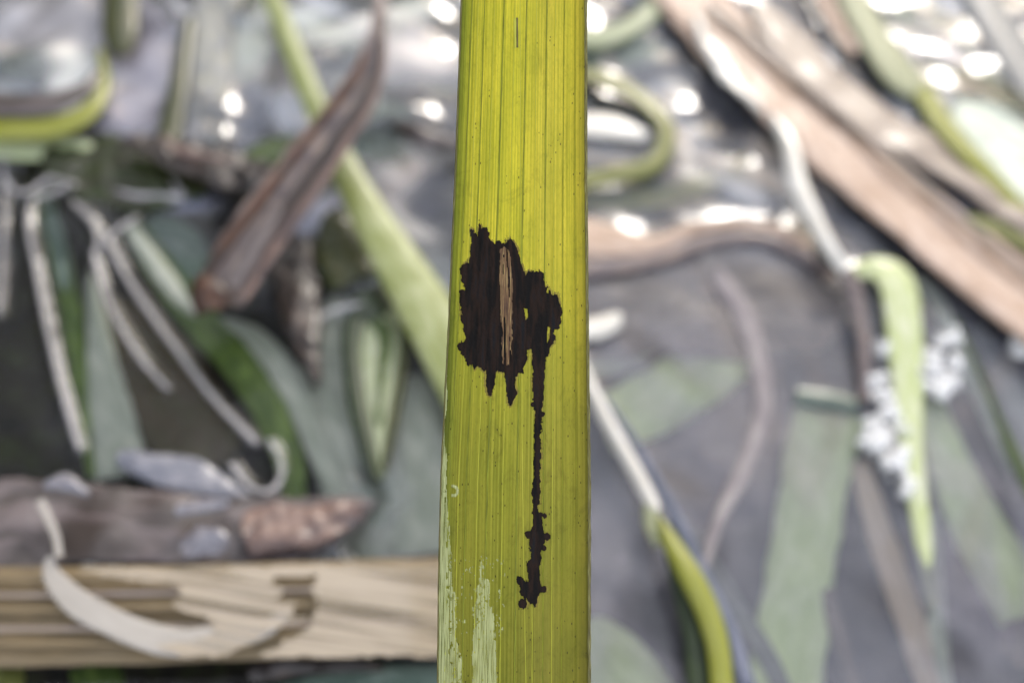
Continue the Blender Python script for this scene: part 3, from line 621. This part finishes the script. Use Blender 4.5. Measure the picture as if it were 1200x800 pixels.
# film blobs: bright and dark sky reflections painted among the upper ripples
for b in [(290, 130, 26, 50, 8, (44, 56, 80), 1.8), (430, 100, 90, 30, 12, (70, 82, 90), 1.8), (500, 130, 40, 22, 30, (70, 72, 96), .6), (340, 20, 60, 16, -12, (206, 214, 214), .9), (430, 30, 110, 12, -14, (220, 220, 208), .9), (40, 20, 60, 30, 0, (186, 184, 190), .85), (120, 20, 30, 60, 0, (180, 170, 180), .8), (150, 130, 30, 30, 0, (150, 146, 166), .7), (290, 60, 26, 30, 0, (200, 204, 190), .8), (345, 130, 26, 30, 0, (190, 196, 210), .8), (340, 235, 30, 12, -30, (150, 150, 170), .7),
          (485, 62, 60, 28, 20, (238, 228, 220), .95), (380, 250, 50, 20, -35, (182, 184, 206), .75), (90, 30, 70, 60, 0, (168, 164, 168), .7), (92, 85, 34, 32, 0, (236, 236, 230), .95), (30, 82, 40, 22, 0, (112, 120, 116), .7),
          (175, 90, 40, 80, 0, (160, 156, 170), .7), (470, 200, 40, 34, -50, (206, 196, 190), .8), (465, 255, 50, 14, 28, (214, 206, 196), .8), (440, 170, 40, 24, 0, (96, 124, 108), .6), (500, 240, 24, 20, 0, (90, 96, 120), .6), (470, 320, 70, 44, 20, (150, 158, 158), .65),
          (730, 12, 34, 12, -10, (92, 100, 136), .6), (810, 80, 60, 16, 60, (66, 70, 84), .7), (850, 160, 60, 22, 60, (70, 76, 92), .7), (700, 118, 50, 12, 14, (72, 84, 84), .6), (930, 20, 60, 30, 40, (74, 76, 100), .7), (1080, 190, 120, 14, 42, (80, 84, 108), .65),
          (1105, 36, 60, 12, -10, (84, 96, 136), .65), (1100, 62, 60, 10, 12, (190, 192, 214), .75), (1000, 75, 40, 12, 55, (98, 96, 106), .6), (1140, 116, 20, 10, 40, (84, 88, 92), .7), (760, 235, 80, 16, -8, (96, 104, 116), .5), (985, 265, 40, 24, 40, (104, 108, 120), .6),
          (1190, 402, 26, 24, 0, (70, 84, 120), .75), (780, 410, 80, 30, 0, (122, 120, 130), .6), (830, 560, 70, 110, 20, (114, 112, 122), .6), (740, 650, 60, 110, 10, (132, 130, 138), .6), (460, 660, 60, 10, 0, (52, 62, 88), .8), (440, 590, 30, 50, 0, (120, 134, 130), .5), (370, 650, 40, 14, 0, (176, 186, 196), .6), (210, 242, 50, 10, 0, (130, 134, 160), .7), (1150, 690, 80, 90, 0, (120, 118, 128), .55)]:
    blob(*b)
for k in range(26):
    px_ = rb.uniform(700, 1200); py_ = rb.uniform(360, 800)
    blob(px_, py_, rb.uniform(30, 90), rb.uniform(8, 26), rb.gauss(70, 30), rb.choice([(104, 102, 112), (160, 156, 162), (134, 128, 130)]), .42)
for pts, wd, h in [([(3, 170), (5, 260), (0, 370)], .0009, .0012), ([(78, 225), (48, 235), (35, 258), (44, 320), (58, 390), (74, 460), (95, 530)], .0012, .0016), ([(8, 212), (18, 226), (34, 228), (60, 212), (90, 222)], .0012, .0014),
                   ([(88, 244), (112, 268), (116, 292), (112, 306), (128, 358), (160, 415), (198, 460)], .0012, .0014), ([(160, 258), (134, 276), (130, 290), (160, 345), (205, 408), (250, 468), (300, 522)], .0013, .0015),
                   ([(60, 196), (110, 212), (150, 232), (215, 238)], .0012, .0014), ([(188, 172), (196, 205), (214, 232)], .001, .0012), ([(352, 392), (392, 366), (440, 360)], .001, .001),
                   ([(272, 548), (292, 574), (316, 580), (330, 562), (328, 538), (316, 520)], .0012, .0015), ([(48, 590), (62, 618), (70, 655)], .0010, .0014), ([(420, 545), (445, 580), (430, 602), (412, 625), (416, 648), (436, 660)], .0018, -.0014)]:
    thread(pts, wd, h, *((.35, (60, 70, 66)) if h < 0 else (.72, (210, 205, 204))))  # pale and dark meniscus reflections painted along the ridges
F4[..., 3] = np.clip(F4[..., 3], 0, .95)
ny, nx = X.shape
fade = np.clip(np.minimum.reduce([X - x0, x1 - X, Y - y0, y1 - Y]) / .02, 0, 1); H *= fade
V = np.stack([X, Y, H], -1).reshape(-1, 3)
a = (np.arange(ny - 1)[:, None] * nx + np.arange(nx - 1)).ravel()
Fq = np.stack([a, a + 1, a + nx + 1, a + nx], 1)
# flat surroundings: eight big quads round the rippled part
B = len(V); S = 4.0
gx = [-S, x0, xs[-1], S]; gy = [-S, y0, ys[-1], S]
V = np.vstack([V, [(x, y, 0) for y in gy for x in gx]])
ext = [(B + j * 4 + i, B + j * 4 + i + 1, B + j * 4 + i + 5, B + j * 4 + i + 4) for j in range(3) for i in range(3) if not (i == 1 and j == 1)]
water = mesh('water_surface', V, Fq.tolist() + ext, M['water'])
tag(water, kind='structure')
ca = water.data.color_attributes.new('film', 'FLOAT_COLOR', 'POINT')
fl = np.vstack([F4.reshape(-1, 4), np.tile([*base[:3], .35], (16, 1))]).astype(np.float32)
ca.data.foreach_set('color', fl.ravel())

sheen = np.clip(np.maximum(1 - np.clip((PY - 120) / 200, 0, 1), .42 * right), 0, 1)
sa = water.data.attributes.new('sheen', 'FLOAT', 'POINT'); sa.data.foreach_set('value', np.concatenate([sheen.ravel(), [.5] * 16]).astype(np.float32))

# ================================================================ pond bed
xs2 = np.arange(-.3, .34, .004); ys2 = np.arange(-.2, .34, .004)
X2, Y2 = np.meshgrid(xs2, ys2)
Z2 = -.024 + .003 * np.sin(X2 * 47 + 1.3 * np.sin(Y2 * 30)) * np.cos(Y2 * 53) + .0015 * np.sin(X2 * 133 + Y2 * 90)
px2, py2 = fwd(X2, Y2, -.02)
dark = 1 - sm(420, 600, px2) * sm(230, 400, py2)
V = np.stack([X2, Y2, Z2], -1).reshape(-1, 3); n2 = X2.shape[1]
a = (np.arange(X2.shape[0] - 1)[:, None] * n2 + np.arange(n2 - 1)).ravel()
Fq = np.stack([a, a + 1, a + n2 + 1, a + n2], 1).tolist()
B = len(V); V = np.vstack([V, [(-4, -4, -.032), (4, -4, -.032), (4, 4, -.032), (-4, 4, -.032)]])
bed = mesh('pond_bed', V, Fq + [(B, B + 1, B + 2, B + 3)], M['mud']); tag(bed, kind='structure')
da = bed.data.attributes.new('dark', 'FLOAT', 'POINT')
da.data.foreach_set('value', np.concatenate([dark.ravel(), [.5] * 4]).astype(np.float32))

#@@LEAF
# ================================================================ the spotted leaf in focus
g = G('living_leaf')
uv = g.n('ShaderNodeUVMap').outputs[0]           # u: 0..1 across, v: 0..1 down the frame
sx = g.n('ShaderNodeSeparateXYZ'); g.l(uv, sx.inputs[0]); U_, V_ = sx.outputs[0], sx.outputs[1]
f1 = g.noise(g.scaled(uv, (190, 2.2, 1)), 1.0, 2, .5)
f2 = g.noise(g.scaled(uv, (60, 1.1, 1)), 1.0, 2, .5)
f3 = g.noise(g.scaled(uv, (60, 90, 1)), 1.0, 4, .7)
mo = g.noise(g.scaled(uv, (4, 7, 1)), 1.0, 4, .6)
across = g.ramp(U_, [(0.0, L((150, 156, 50))), (.05, L((190, 190, 60))), (.12, L((226, 216, 74))), (.45, L((236, 226, 76))), (.7, L((234, 220, 86))), (.86, L((226, 214, 72))), (.97, L((208, 190, 60))), (1.0, L((120, 102, 40)))])
down = g.ramp(V_, [(0.0, g1(1.08)), (.4, g1(1.05)), (.62, (.66, .69, .78, 1)), (1.0, (.47, .49, .6, 1))])  # darker downwards: the fading light through the leaf put into its colour
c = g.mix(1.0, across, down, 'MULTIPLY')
c = g.mix(g.ramp(f1, [(.36, g1(.5)), (.6, g1(0))]), c, g.mix(1.0, c, (.62, .64, .4, 1), 'MULTIPLY'))
c = g.mix(g.ramp(f1, [(.52, g1(0)), (.72, g1(.4))]), c, g.mix(1.0, c, (1.3, 1.25, 1.4, 1), 'MULTIPLY'))
ph = g.math('ADD', g.math('MULTIPLY', U_, 2 * math.pi * 41), g.math('MULTIPLY', g.noise(g.scaled(uv, (9, .5, 1)), 1.0, 3), 9.0))
fib = g.math('MULTIPLY', g.math('ADD', g.math('MULTIPLY', g.math('SINE', ph), .5), .5), g.ramp(g.noise(g.scaled(uv, (14, 2.5, 1)), 1.0, 3), [(.36, g1(.12)), (.6, g1(.85))]))
fib = g.math('MULTIPLY', fib, g.ramp(U_, [(.0, g1(.6)), (.05, g1(1)), (.62, g1(1)), (.74, g1(.35)), (1, g1(.3))]))
c = g.mix(g.math('MULTIPLY', fib, .85), c, g.mix(1.0, c, (.62, .66, .35, 1), 'MULTIPLY'))
edge = g.ramp(U_, [(0, g1(.75)), (.045, g1(.5)), (.06, g1(0)), (.93, g1(0)), (.955, g1(.4)), (1, g1(.8))])
c = g.mix(edge, c, g.mix(1.0, c, (.62, .66, .6, 1), 'MULTIPLY'))
crk = g.noise(g.scaled(uv, (5, 12, 1)), 1.0, 6, .75, 1.5)
c = g.mix(g.ramp(crk, [(.3, g1(.75)), (.46, g1(0))]), c, g.mix(1.0, c, (.66, .66, .6, 1), 'MULTIPLY'))
c = g.mix(g.ramp(f2, [(.35, g1(.4)), (.6, g1(0))]), c, g.mix(1.0, c, (.6, .66, .4, 1), 'MULTIPLY'))
c = g.mix(g.ramp(mo, [(.4, g1(.5)), (.6, g1(0))]), c, g.mix(1.0, c, (.74, .80, .7, 1), 'MULTIPLY'))
c = g.mix(g.ramp(f3, [(.3, g1(.35)), (.52, g1(0))]), c, g.mix(1.0, c, (.6, .62, .5, 1), 'MULTIPLY'))
vo = g.n('ShaderNodeTexVoronoi'); vo.inputs['Scale'].default_value = 1.0; g.l(g.scaled(uv, (34, 70, 1)), vo.inputs['Vector'])
speck = g.math('MULTIPLY', g.math('LESS_THAN', vo.outputs['Distance'], .13), g.math('GREATER_THAN', g.noise(g.scaled(uv, (9, 12, 1)), 1.0, 2), g.math('SUBTRACT', .58, g.math('MULTIPLY', V_, .16))))
c = g.mix(g.math('MULTIPLY', speck, .75), c, L((52, 46, 14)))
p = g.n('ShaderNodeBsdfPrincipled'); g.l(c, p.inputs['Base Color']); p.inputs['Roughness'].default_value = .5
p.inputs['Specular IOR Level'].default_value = .25
bm = g.n('ShaderNodeBump'); bm.inputs['Distance'].default_value = .00006; bm.inputs['Strength'].default_value = .8
g.l(g.math('ADD', f1, g.math('MULTIPLY', f3, .4)), bm.inputs['Height']); g.l(bm.outputs[0], p.inputs['Normal'])
t = g.n('ShaderNodeBsdfTranslucent'); g.l(g.mix(1.0, c, (1.25, 1.2, .8, 1), 'MULTIPLY'), t.inputs['Color'])
ms = g.n('ShaderNodeMixShader'); ms.inputs[0].default_value = .5
g.l(p.outputs[0], ms.inputs[1]); g.l(t.outputs[0], ms.inputs[2]); g.l(ms.outputs[0], g.out.inputs[0]); M['leaf'] = g.m

def plain(name, cols, sc, rough, coat=0.0, stretch=(1, 1, 1), trans=0.0):
    g = G(name); uv = g.n('ShaderNodeUVMap').outputs[0]
    n_ = g.noise(g.scaled(uv, (sc * stretch[0], sc * stretch[1], 1)), 1.0, 4, .6)
    k = len(cols); c = g.ramp(n_, [(.32 + .36 * i / max(1, k - 1), L(q)) for i, q in enumerate(cols)])
    p = g.n('ShaderNodeBsdfPrincipled'); g.l(c, p.inputs['Base Color']); p.inputs['Roughness'].default_value = rough; p.inputs['Coat Weight'].default_value = coat
    if name == 'tar_black': p.inputs['Specular IOR Level'].default_value = .14; p.inputs['Roughness'].default_value = .7
    bm = g.n('ShaderNodeBump'); bm.inputs['Distance'].default_value = .00004 if name == 'tar_black' else .00008; g.l(n_, bm.inputs['Height']); g.l(bm.outputs[0], p.inputs['Normal'])
    if trans:
        t = g.n('ShaderNodeBsdfTranslucent'); g.l(c, t.inputs['Color']); ms = g.n('ShaderNodeMixShader'); ms.inputs[0].default_value = trans
        g.l(p.outputs[0], ms.inputs[1]); g.l(t.outputs[0], ms.inputs[2]); g.l(ms.outputs[0], g.out.inputs[0])
    else: g.l(p.outputs[0], g.out.inputs[0])
    return g.m
M['tar'] = plain('tar_black', [(7, 5, 4), (13, 8, 5), (32, 19, 11), (20, 19, 20)], 22, .7, 0, (1, .6, 1))
M['worn'] = plain('worn_brown', [(34, 20, 11), (84, 56, 34), (122, 92, 54), (196, 174, 112)], 60, .7, 0, (4.2, .35, 1), .05)
M['halo'] = plain('brown_halo', [(110, 92, 26), (150, 134, 36), (176, 168, 48)], 40, .5, 0, (2, .4, 1), .3)
M['wax'] = plain('wax_film', [(172, 178, 104), (194, 198, 130), (208, 210, 150)], 60, .4, .1, (2.2, .25, 1), .3)
tw = M['wax'].node_tree; so_ = [l for l in tw.links if l.to_node.type == 'OUTPUT_MATERIAL'][0].from_socket
tb = tw.nodes.new('ShaderNodeBsdfTransparent'); mw = tw.nodes.new('ShaderNodeMixShader'); rw = tw.nodes.new('ShaderNodeValToRGB')
rw.color_ramp.elements[0].position = .35; rw.color_ramp.elements[0].color = g1(.25); rw.color_ramp.elements[1].position = .55; rw.color_ramp.elements[1].color = g1(.8)
nz_ = [n for n in tw.nodes if n.type == 'TEX_NOISE'][0]
tw.links.new(nz_.outputs['Fac'], rw.inputs[0]); tw.links.new(rw.outputs[0], mw.inputs[0]); tw.links.new(tb.outputs[0], mw.inputs[1]); tw.links.new(so_, mw.inputs[2])
tw.links.new(mw.outputs[0], [n for n in tw.nodes if n.type == 'OUTPUT_MATERIAL'][0].inputs[0])
M['vein'] = plain('vein_dark', [(112, 118, 34), (158, 162, 44), (200, 202, 58)], 60, .5, 0, (1, .35, 1), .5)
M['veinpale'] = plain('vein_pale', [(196, 196, 60), (210, 208, 70), (224, 220, 90)], 60, .5, 0, (1, .2, 1), .4)
M['margin'] = plain('leaf_margin', [(70, 66, 24), (104, 96, 34), (150, 146, 84)], 90, .45, .2, (1, .5, 1), .2)

ya = [-1500, -600, -300, 0, 200, 400, 560, 700, 800, 1000, 1200]
LE = [548, 548, 546, 540, 533, 524, 516, 513, 512, 512, 514]
RE = [690, 689, 688, 688, 688, 690, 692, 692, 692, 693, 694]
def leaf_depth(py): return .1005 - .0011 * (py / 800.0) + (0.00002 * max(0, -py) ** 1.0) * .4 + (0.0 if py < 820 else .00006 * (py - 820))
tail = {}
def leaf_pt(px, py, h=0.0):
    """a point on the leaf: bowed a little across, ribbed along its veins; h lifts it towards the viewer"""
    l = np.interp(py, ya, LE); r = np.interp(py, ya, RE); u = (px - l) / (r - l)
    bow = .0009 * ((u - .5) * 2) ** 2 + .0005 * u
    rel = .000018 * math.sin(u * 2 * math.pi * 24) + .00002 * math.sin(u * 2 * math.pi * 9 + 1)
    return Pd(px, py, leaf_depth(py) + bow - rel - h), u
NU = 96; rows = list(range(-300, 1001, 6))
V, UV = [], []
for y in rows:
    l = np.interp(y, ya, LE); r = np.interp(y, ya, RE)
    dl = .9 * mn.noise(Vector((0, y * .05, 1))) + .5 * mn.noise(Vector((0, y * .2, 2))); dr = .7 * mn.noise(Vector((5, y * .04, 1)))
    for j in range(NU + 1):
        u = j / NU; q, _ = leaf_pt(l + (r - l) * u + dl * (1 - u) ** 8 + dr * u ** 8, y); V.append(tuple(q)); UV.append((u, y / 800))
# beyond the frame: the tip narrows upwards, the base bends down to the water
def extend(row_y, steps, direction):
    base = [Vector(leaf_pt(np.interp(row_y, ya, LE) + (np.interp(row_y, ya, RE) - np.interp(row_y, ya, LE)) * j / NU, row_y)[0]) for j in range(NU + 1)]
    mid = base[NU // 2]; out = []
    for i in range(1, steps + 1):
        t = i / steps; off, sc_ = direction(t)
        out.append([tuple(mid + off + (b - mid) * sc_) for b in base])
    return out
up = extend(rows[0], 30, lambda t: (u_ * (.16 * t) + Vector((.01 * t * t, .05 * t ** 2, -.02 * t * t)), max(.02, 1 - t ** 2.2)))
dn_t = Vector((.0, -.004, -.11))
dn = extend(rows[-1], 24, lambda t: (-u_ * (.03 * (t - .5 * t * t)) + dn_t * t ** 1.35, 1 - .35 * t))
pre = []; preuv = []
for i, rw in reversed(list(enumerate(up))):
    pre += rw; preuv += [(j / NU, rows[0] / 800 - (i + 1) * .05) for j in range(NU + 1)]
V = pre + V; UV = preuv + UV
for i, rw in enumerate(dn):
    V += rw; UV += [(j / NU, rows[-1] / 800 + (i + 1) * .05) for j in range(NU + 1)]
n = len(V) // (NU + 1) - 1; N = NU + 1; Tn = len(V)
V = V + [tuple(Vector(v) + f_ * .00022) for v in V]; UV = UV + UV
F = []
for i in range(n):
    for j in range(NU):
        a = i * N + j; F.append((a, a + N, a + N + 1, a + 1)); F.append((Tn + a, Tn + a + 1, Tn + a + N + 1, Tn + a + N))
    for j in (0, NU):
        a = i * N + j; q = (a, Tn + a, Tn + a + N, a + N); F.append(q if j == 0 else q[::-1])
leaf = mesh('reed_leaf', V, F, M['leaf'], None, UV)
tag(leaf, 'upright yellow green leaf in sharp focus with a black blotch and drip', 'leaf')

def strip(name, fu, wpx, mat, y0_, y1_, h=.00006, step=5, wob=.4, label=None, seed=0):
    """a narrow raised line along the leaf; fu(y) -> px"""
    V, F, UV = [], [], []
    ysx = list(range(y0_, y1_ + 1, step))
    for y in ysx:
        wv = wob * mn.noise(Vector((y * .03, seed, 0))); wd = wpx * (1 + .35 * mn.noise(Vector((y * .05, seed, 7))))
        for k, (o, hh) in enumerate(((-.5, -.00002), (-.2, h), (.2, h), (.5, -.00002))):
            q, _ = leaf_pt(fu(y) + wv + o * wd, y, hh); V.append(tuple(q)); UV.append((o * .05 + seed, y / 800))
    for i in range(len(ysx) - 1):
        for k in range(3): a = i * 4 + k; F.append((a, a + 4, a + 5, a + 1))
    o = mesh(name, V, F, mat, leaf, UV)
    if label: o['label'] = label
    return o
def at_u(ut, ub):
    def f(y):
        l = np.interp(y, ya, LE); r = np.interp(y, ya, RE); t = y / 800
        return l + (r - l) * (ut * (1 - t) + ub * t)
    return f
for k, (a, b, wd) in enumerate([(.09, .05, 1.9), (.19, .165, 1.7), (.345, .30, 2.2), (.523, .505, 2.2), (.682, .688, 1.9), (.82, .81, 1.0), (.905, .905, .6)]):
    strip('vein', at_u(a, b), wd, M['vein'], -300, 1000, seed=k)
for k, (a, b) in enumerate([(.14, .115), (.27, .24), (.43, .41), (.47, .58), (.6, .62), (.75, .745)]):
    strip('vein', at_u(a, b), 1.1, M['veinpale'], -300, 1000, seed=20 + k)
strip('margin', lambda y: np.interp(y, ya, LE) + .9, 2.2, M['margin'], -300, 1000, h=.0001, seed=40)
strip('margin', lambda y: np.interp(y, ya, RE) - 1.4, 3.6, M['margin'], -300, 1000, h=.0001, seed=41)

def crust(name, maskfn, box, res, h, mat, label=None):
    """a thin raised crust over the cells where maskfn is true"""
    xs_ = np.arange(box[0], box[2], res); ys_ = np.arange(box[1], box[3], res)
    Xc, Yc = np.meshgrid(xs_ + res / 2, ys_ + res / 2); Mk = maskfn(Xc, Yc)
    Xn, Yn = np.meshgrid(np.append(xs_, xs_[-1] + res), np.append(ys_, ys_[-1] + res))
    pad = np.pad(Mk, 1); full = pad[:-1, :-1] & pad[1:, :-1] & pad[:-1, 1:] & pad[1:, 1:]; any_ = pad[:-1, :-1] | pad[1:, :-1] | pad[:-1, 1:] | pad[1:, 1:]
    hn = fbm(Xn, Yn, 3, 5, 3) 
    idx = -np.ones(Xn.shape, int); idx[any_] = np.arange(any_.sum())
    Vv, UVv = [], []
    for (y, x, fu, q) in zip(Yn[any_], Xn[any_], full[any_], hn[any_]):
        pt, u = leaf_pt(x, y, (h * (1 + .8 * q)) if fu else .00004); Vv.append(tuple(pt)); UVv.append((u, y / 800))
    jj, ii = np.nonzero(Mk)
    Fv = np.stack([idx[jj, ii], idx[jj + 1, ii], idx[jj + 1, ii + 1], idx[jj, ii + 1]], 1).tolist()
    o = mesh(name, Vv, Fv, mat, leaf, UVv)
    if label: o['label'] = label
    return o
BLOT = [(552,268),(557,270),(559,276),(561,267),(564,261),(567,265),(571,266),(573,276),(576,283),(580,285),(584,283),(592,283),(596,279),(600,283),(604,287),(607,294),(610,305),(613,316),(616,322),(619,319),(624,316),(632,317),(637,319),
        (638,330),(641,340),(648,343),(653,345),(656,356),(658,366),(657,378),(653,384),(649,390),(651,398),(648,406),(643,413),(641,420),(639,436),(637,450),(637,470),(634,500),(633,560),(632,600),(636,601),(636,610),(638,624),(641,628),(638,633),(635,640),(634,650),(632,672),(634,686),(638,690),(636,694),(632,694),(630,704),(628,711),(624,708),(619,705),(617,700),(616,712),(612,713),(612,706),(614,698),(611,692),(607,684),(606,677),(610,675),(615,680),(619,682),(618,668),(618,662),(621,656),(622,640),(620,631),(617,624),(621,622),(624,615),(624,580),(626,540),(626,480),(623,474),(625,468),(624,440),(624,425),(622,410),(619,410),(617,420),(613,432),(613,436),(606,438),(604,450),(605,462),(602,476),(597,477),(594,468),(593,452),(591,440),(588,433),(583,436),(581,445),(579,455),(576,462),(571,462),(570,450),(570,437),(566,434),(561,431),(554,430),(549,428),(546,421),(541,414),(536,407),(540,401),(544,397),(542,388),(541,370),(538,352),(538,345),(545,341),(543,333),(539,320),(538,315),(543,308),(549,306),(552,300),(551,290),(553,284),(551,276)]
HOLES = [[(614,361),(618,362),(619,372),(616,375),(615,366)], [(642,382),(645,384),(644,396),(641,402),(641,390)], [(544,390),(546,396),(544,399),(542,397)]]
WORN = [(586,292),(591,288),(596,292),(599,302),(601,330),(601,380),(599,428),(591,430),(588,424),(586,360),(585,320)]
def jit(X, Y, a, sd=1):
    k = np.interp(Y, [480, 600], [1, .35])
    return X + a * 1.9 * fbm(X, Y, 6, 6, sd), Y + k * a * 4.0 * fbm(X, Y, 2.6, 7, sd + 7)
KNOBS = [(619, 626, 3.6), (641, 628, 3.8), (638, 604, 2.6), (609, 680, 4.4), (613, 693, 4.0), (612, 707, 4.4), (637, 690, 3.4), (624, 474, 2.6), (636, 485, 2.6), (637, 642, 3.0), (620, 662, 3.0), (541, 342, 3), (540, 406, 4)]
def m_blot(X, Y):
    x, y = jit(X, Y, 2.6); x = x + 2.4 * fbm(X, Y, 2.0, 2.6, 55, 3); y = y + 3.2 * fbm(X, Y, 1.8, 3.0, 56, 3) * np.interp(Y, [480, 600], [1, .4]); r = inpoly(x, y, BLOT)
    for kx, ky, kr in KNOBS: r |= np.hypot(X - kx, (Y - ky) * .85) < kr * (1 + .7 * fbm(X, Y, 3, 3, 31))
    for hh in HOLES: r &= ~inpoly(X, Y, hh)
    return r
def m_worn(X, Y):
    x, y = jit(X, Y, 1.5, 5); return inpoly(x, y, WORN) & (fbm(X, Y, 2.2, 30, 9) > -.2 + .12 * (Y - 290) / 140)
def m_halo(X, Y):
    r = m_blot(X + 2.2, Y) | m_blot(X - 2.0, Y) | m_blot(X, Y + 2) | m_blot(X, Y - 1.8); return r & (fbm(X, Y, 6, 18, 4) > .04 + .12 * (Y > 490))
crust('halo', m_halo, (530, 252, 666, 722), .7, .00005, M['halo'], 'thin brown stain fringing the black blotch')
crust('blotch', m_blot, (530, 254, 664, 720), .6, .00013, M['tar'], 'jagged tar black blotch with a long drip running down')
crust('worn_patch', m_worn, (578, 282, 610, 434), .6, .0002, M['worn'], 'narrow worn brown slot showing pale fibres inside the blotch')
def m_wax(X, Y):
    l = np.interp(Y, ya, LE); d = X - l; n_ = fbm(X, Y, 4, 14, 11, 5); n3 = fbm(X, Y, 2.2, 4, 12, 3)
    edge = np.interp(Y, [425, 440, 520, 540, 570, 600, 650, 690, 720, 800, 900], [1, 3, 3, 7, 8, 11, 15, 18, 20, 28, 36])
    a = (d > 1) & (d < edge + 14 * n_ * sm(620, 720, Y) + 5 * n_) & (Y > 425 + 30 * n_)
    cx = 566 + (Y - 690) * .02; half = np.interp(Y, [655, 700, 740, 800, 900], [3, 8, 13, 15, 18])
    b = (np.abs(X - cx) < half + 22 * n_ * np.interp(Y, [650, 760], [1, .35])) & (Y > 660 + 60 * n_)
    b &= ~((n3 > .10 + .22 * sm(680, 780, Y)))
    a &= ~((n3 > .16) & (d > edge * .55) & (Y > 560))
    fl = (n3 > .17) & (n_ > .0) & (X > 532) & (X < 592) & (Y > 650) & (Y < 745)
    hook = (np.abs(np.hypot(X - 531, Y - 575) - 5.5) < 1.7) & (X > 529)
    return (a | b | fl | hook) & (X < 605) & (Y < 990)
crust('wax_film', m_wax, (511, 420, 608, 900), .9, .00007, M['wax'], 'flaking pale whitish green film along the lower left edge')
strip('scratch', lambda y: 603.5, 3.4, M['veinpale'], 22, 60, h=.00012, seed=60)
strip('scratch', lambda y: 606, 3.0, M['margin'], 21, 58, h=.00009, seed=61)
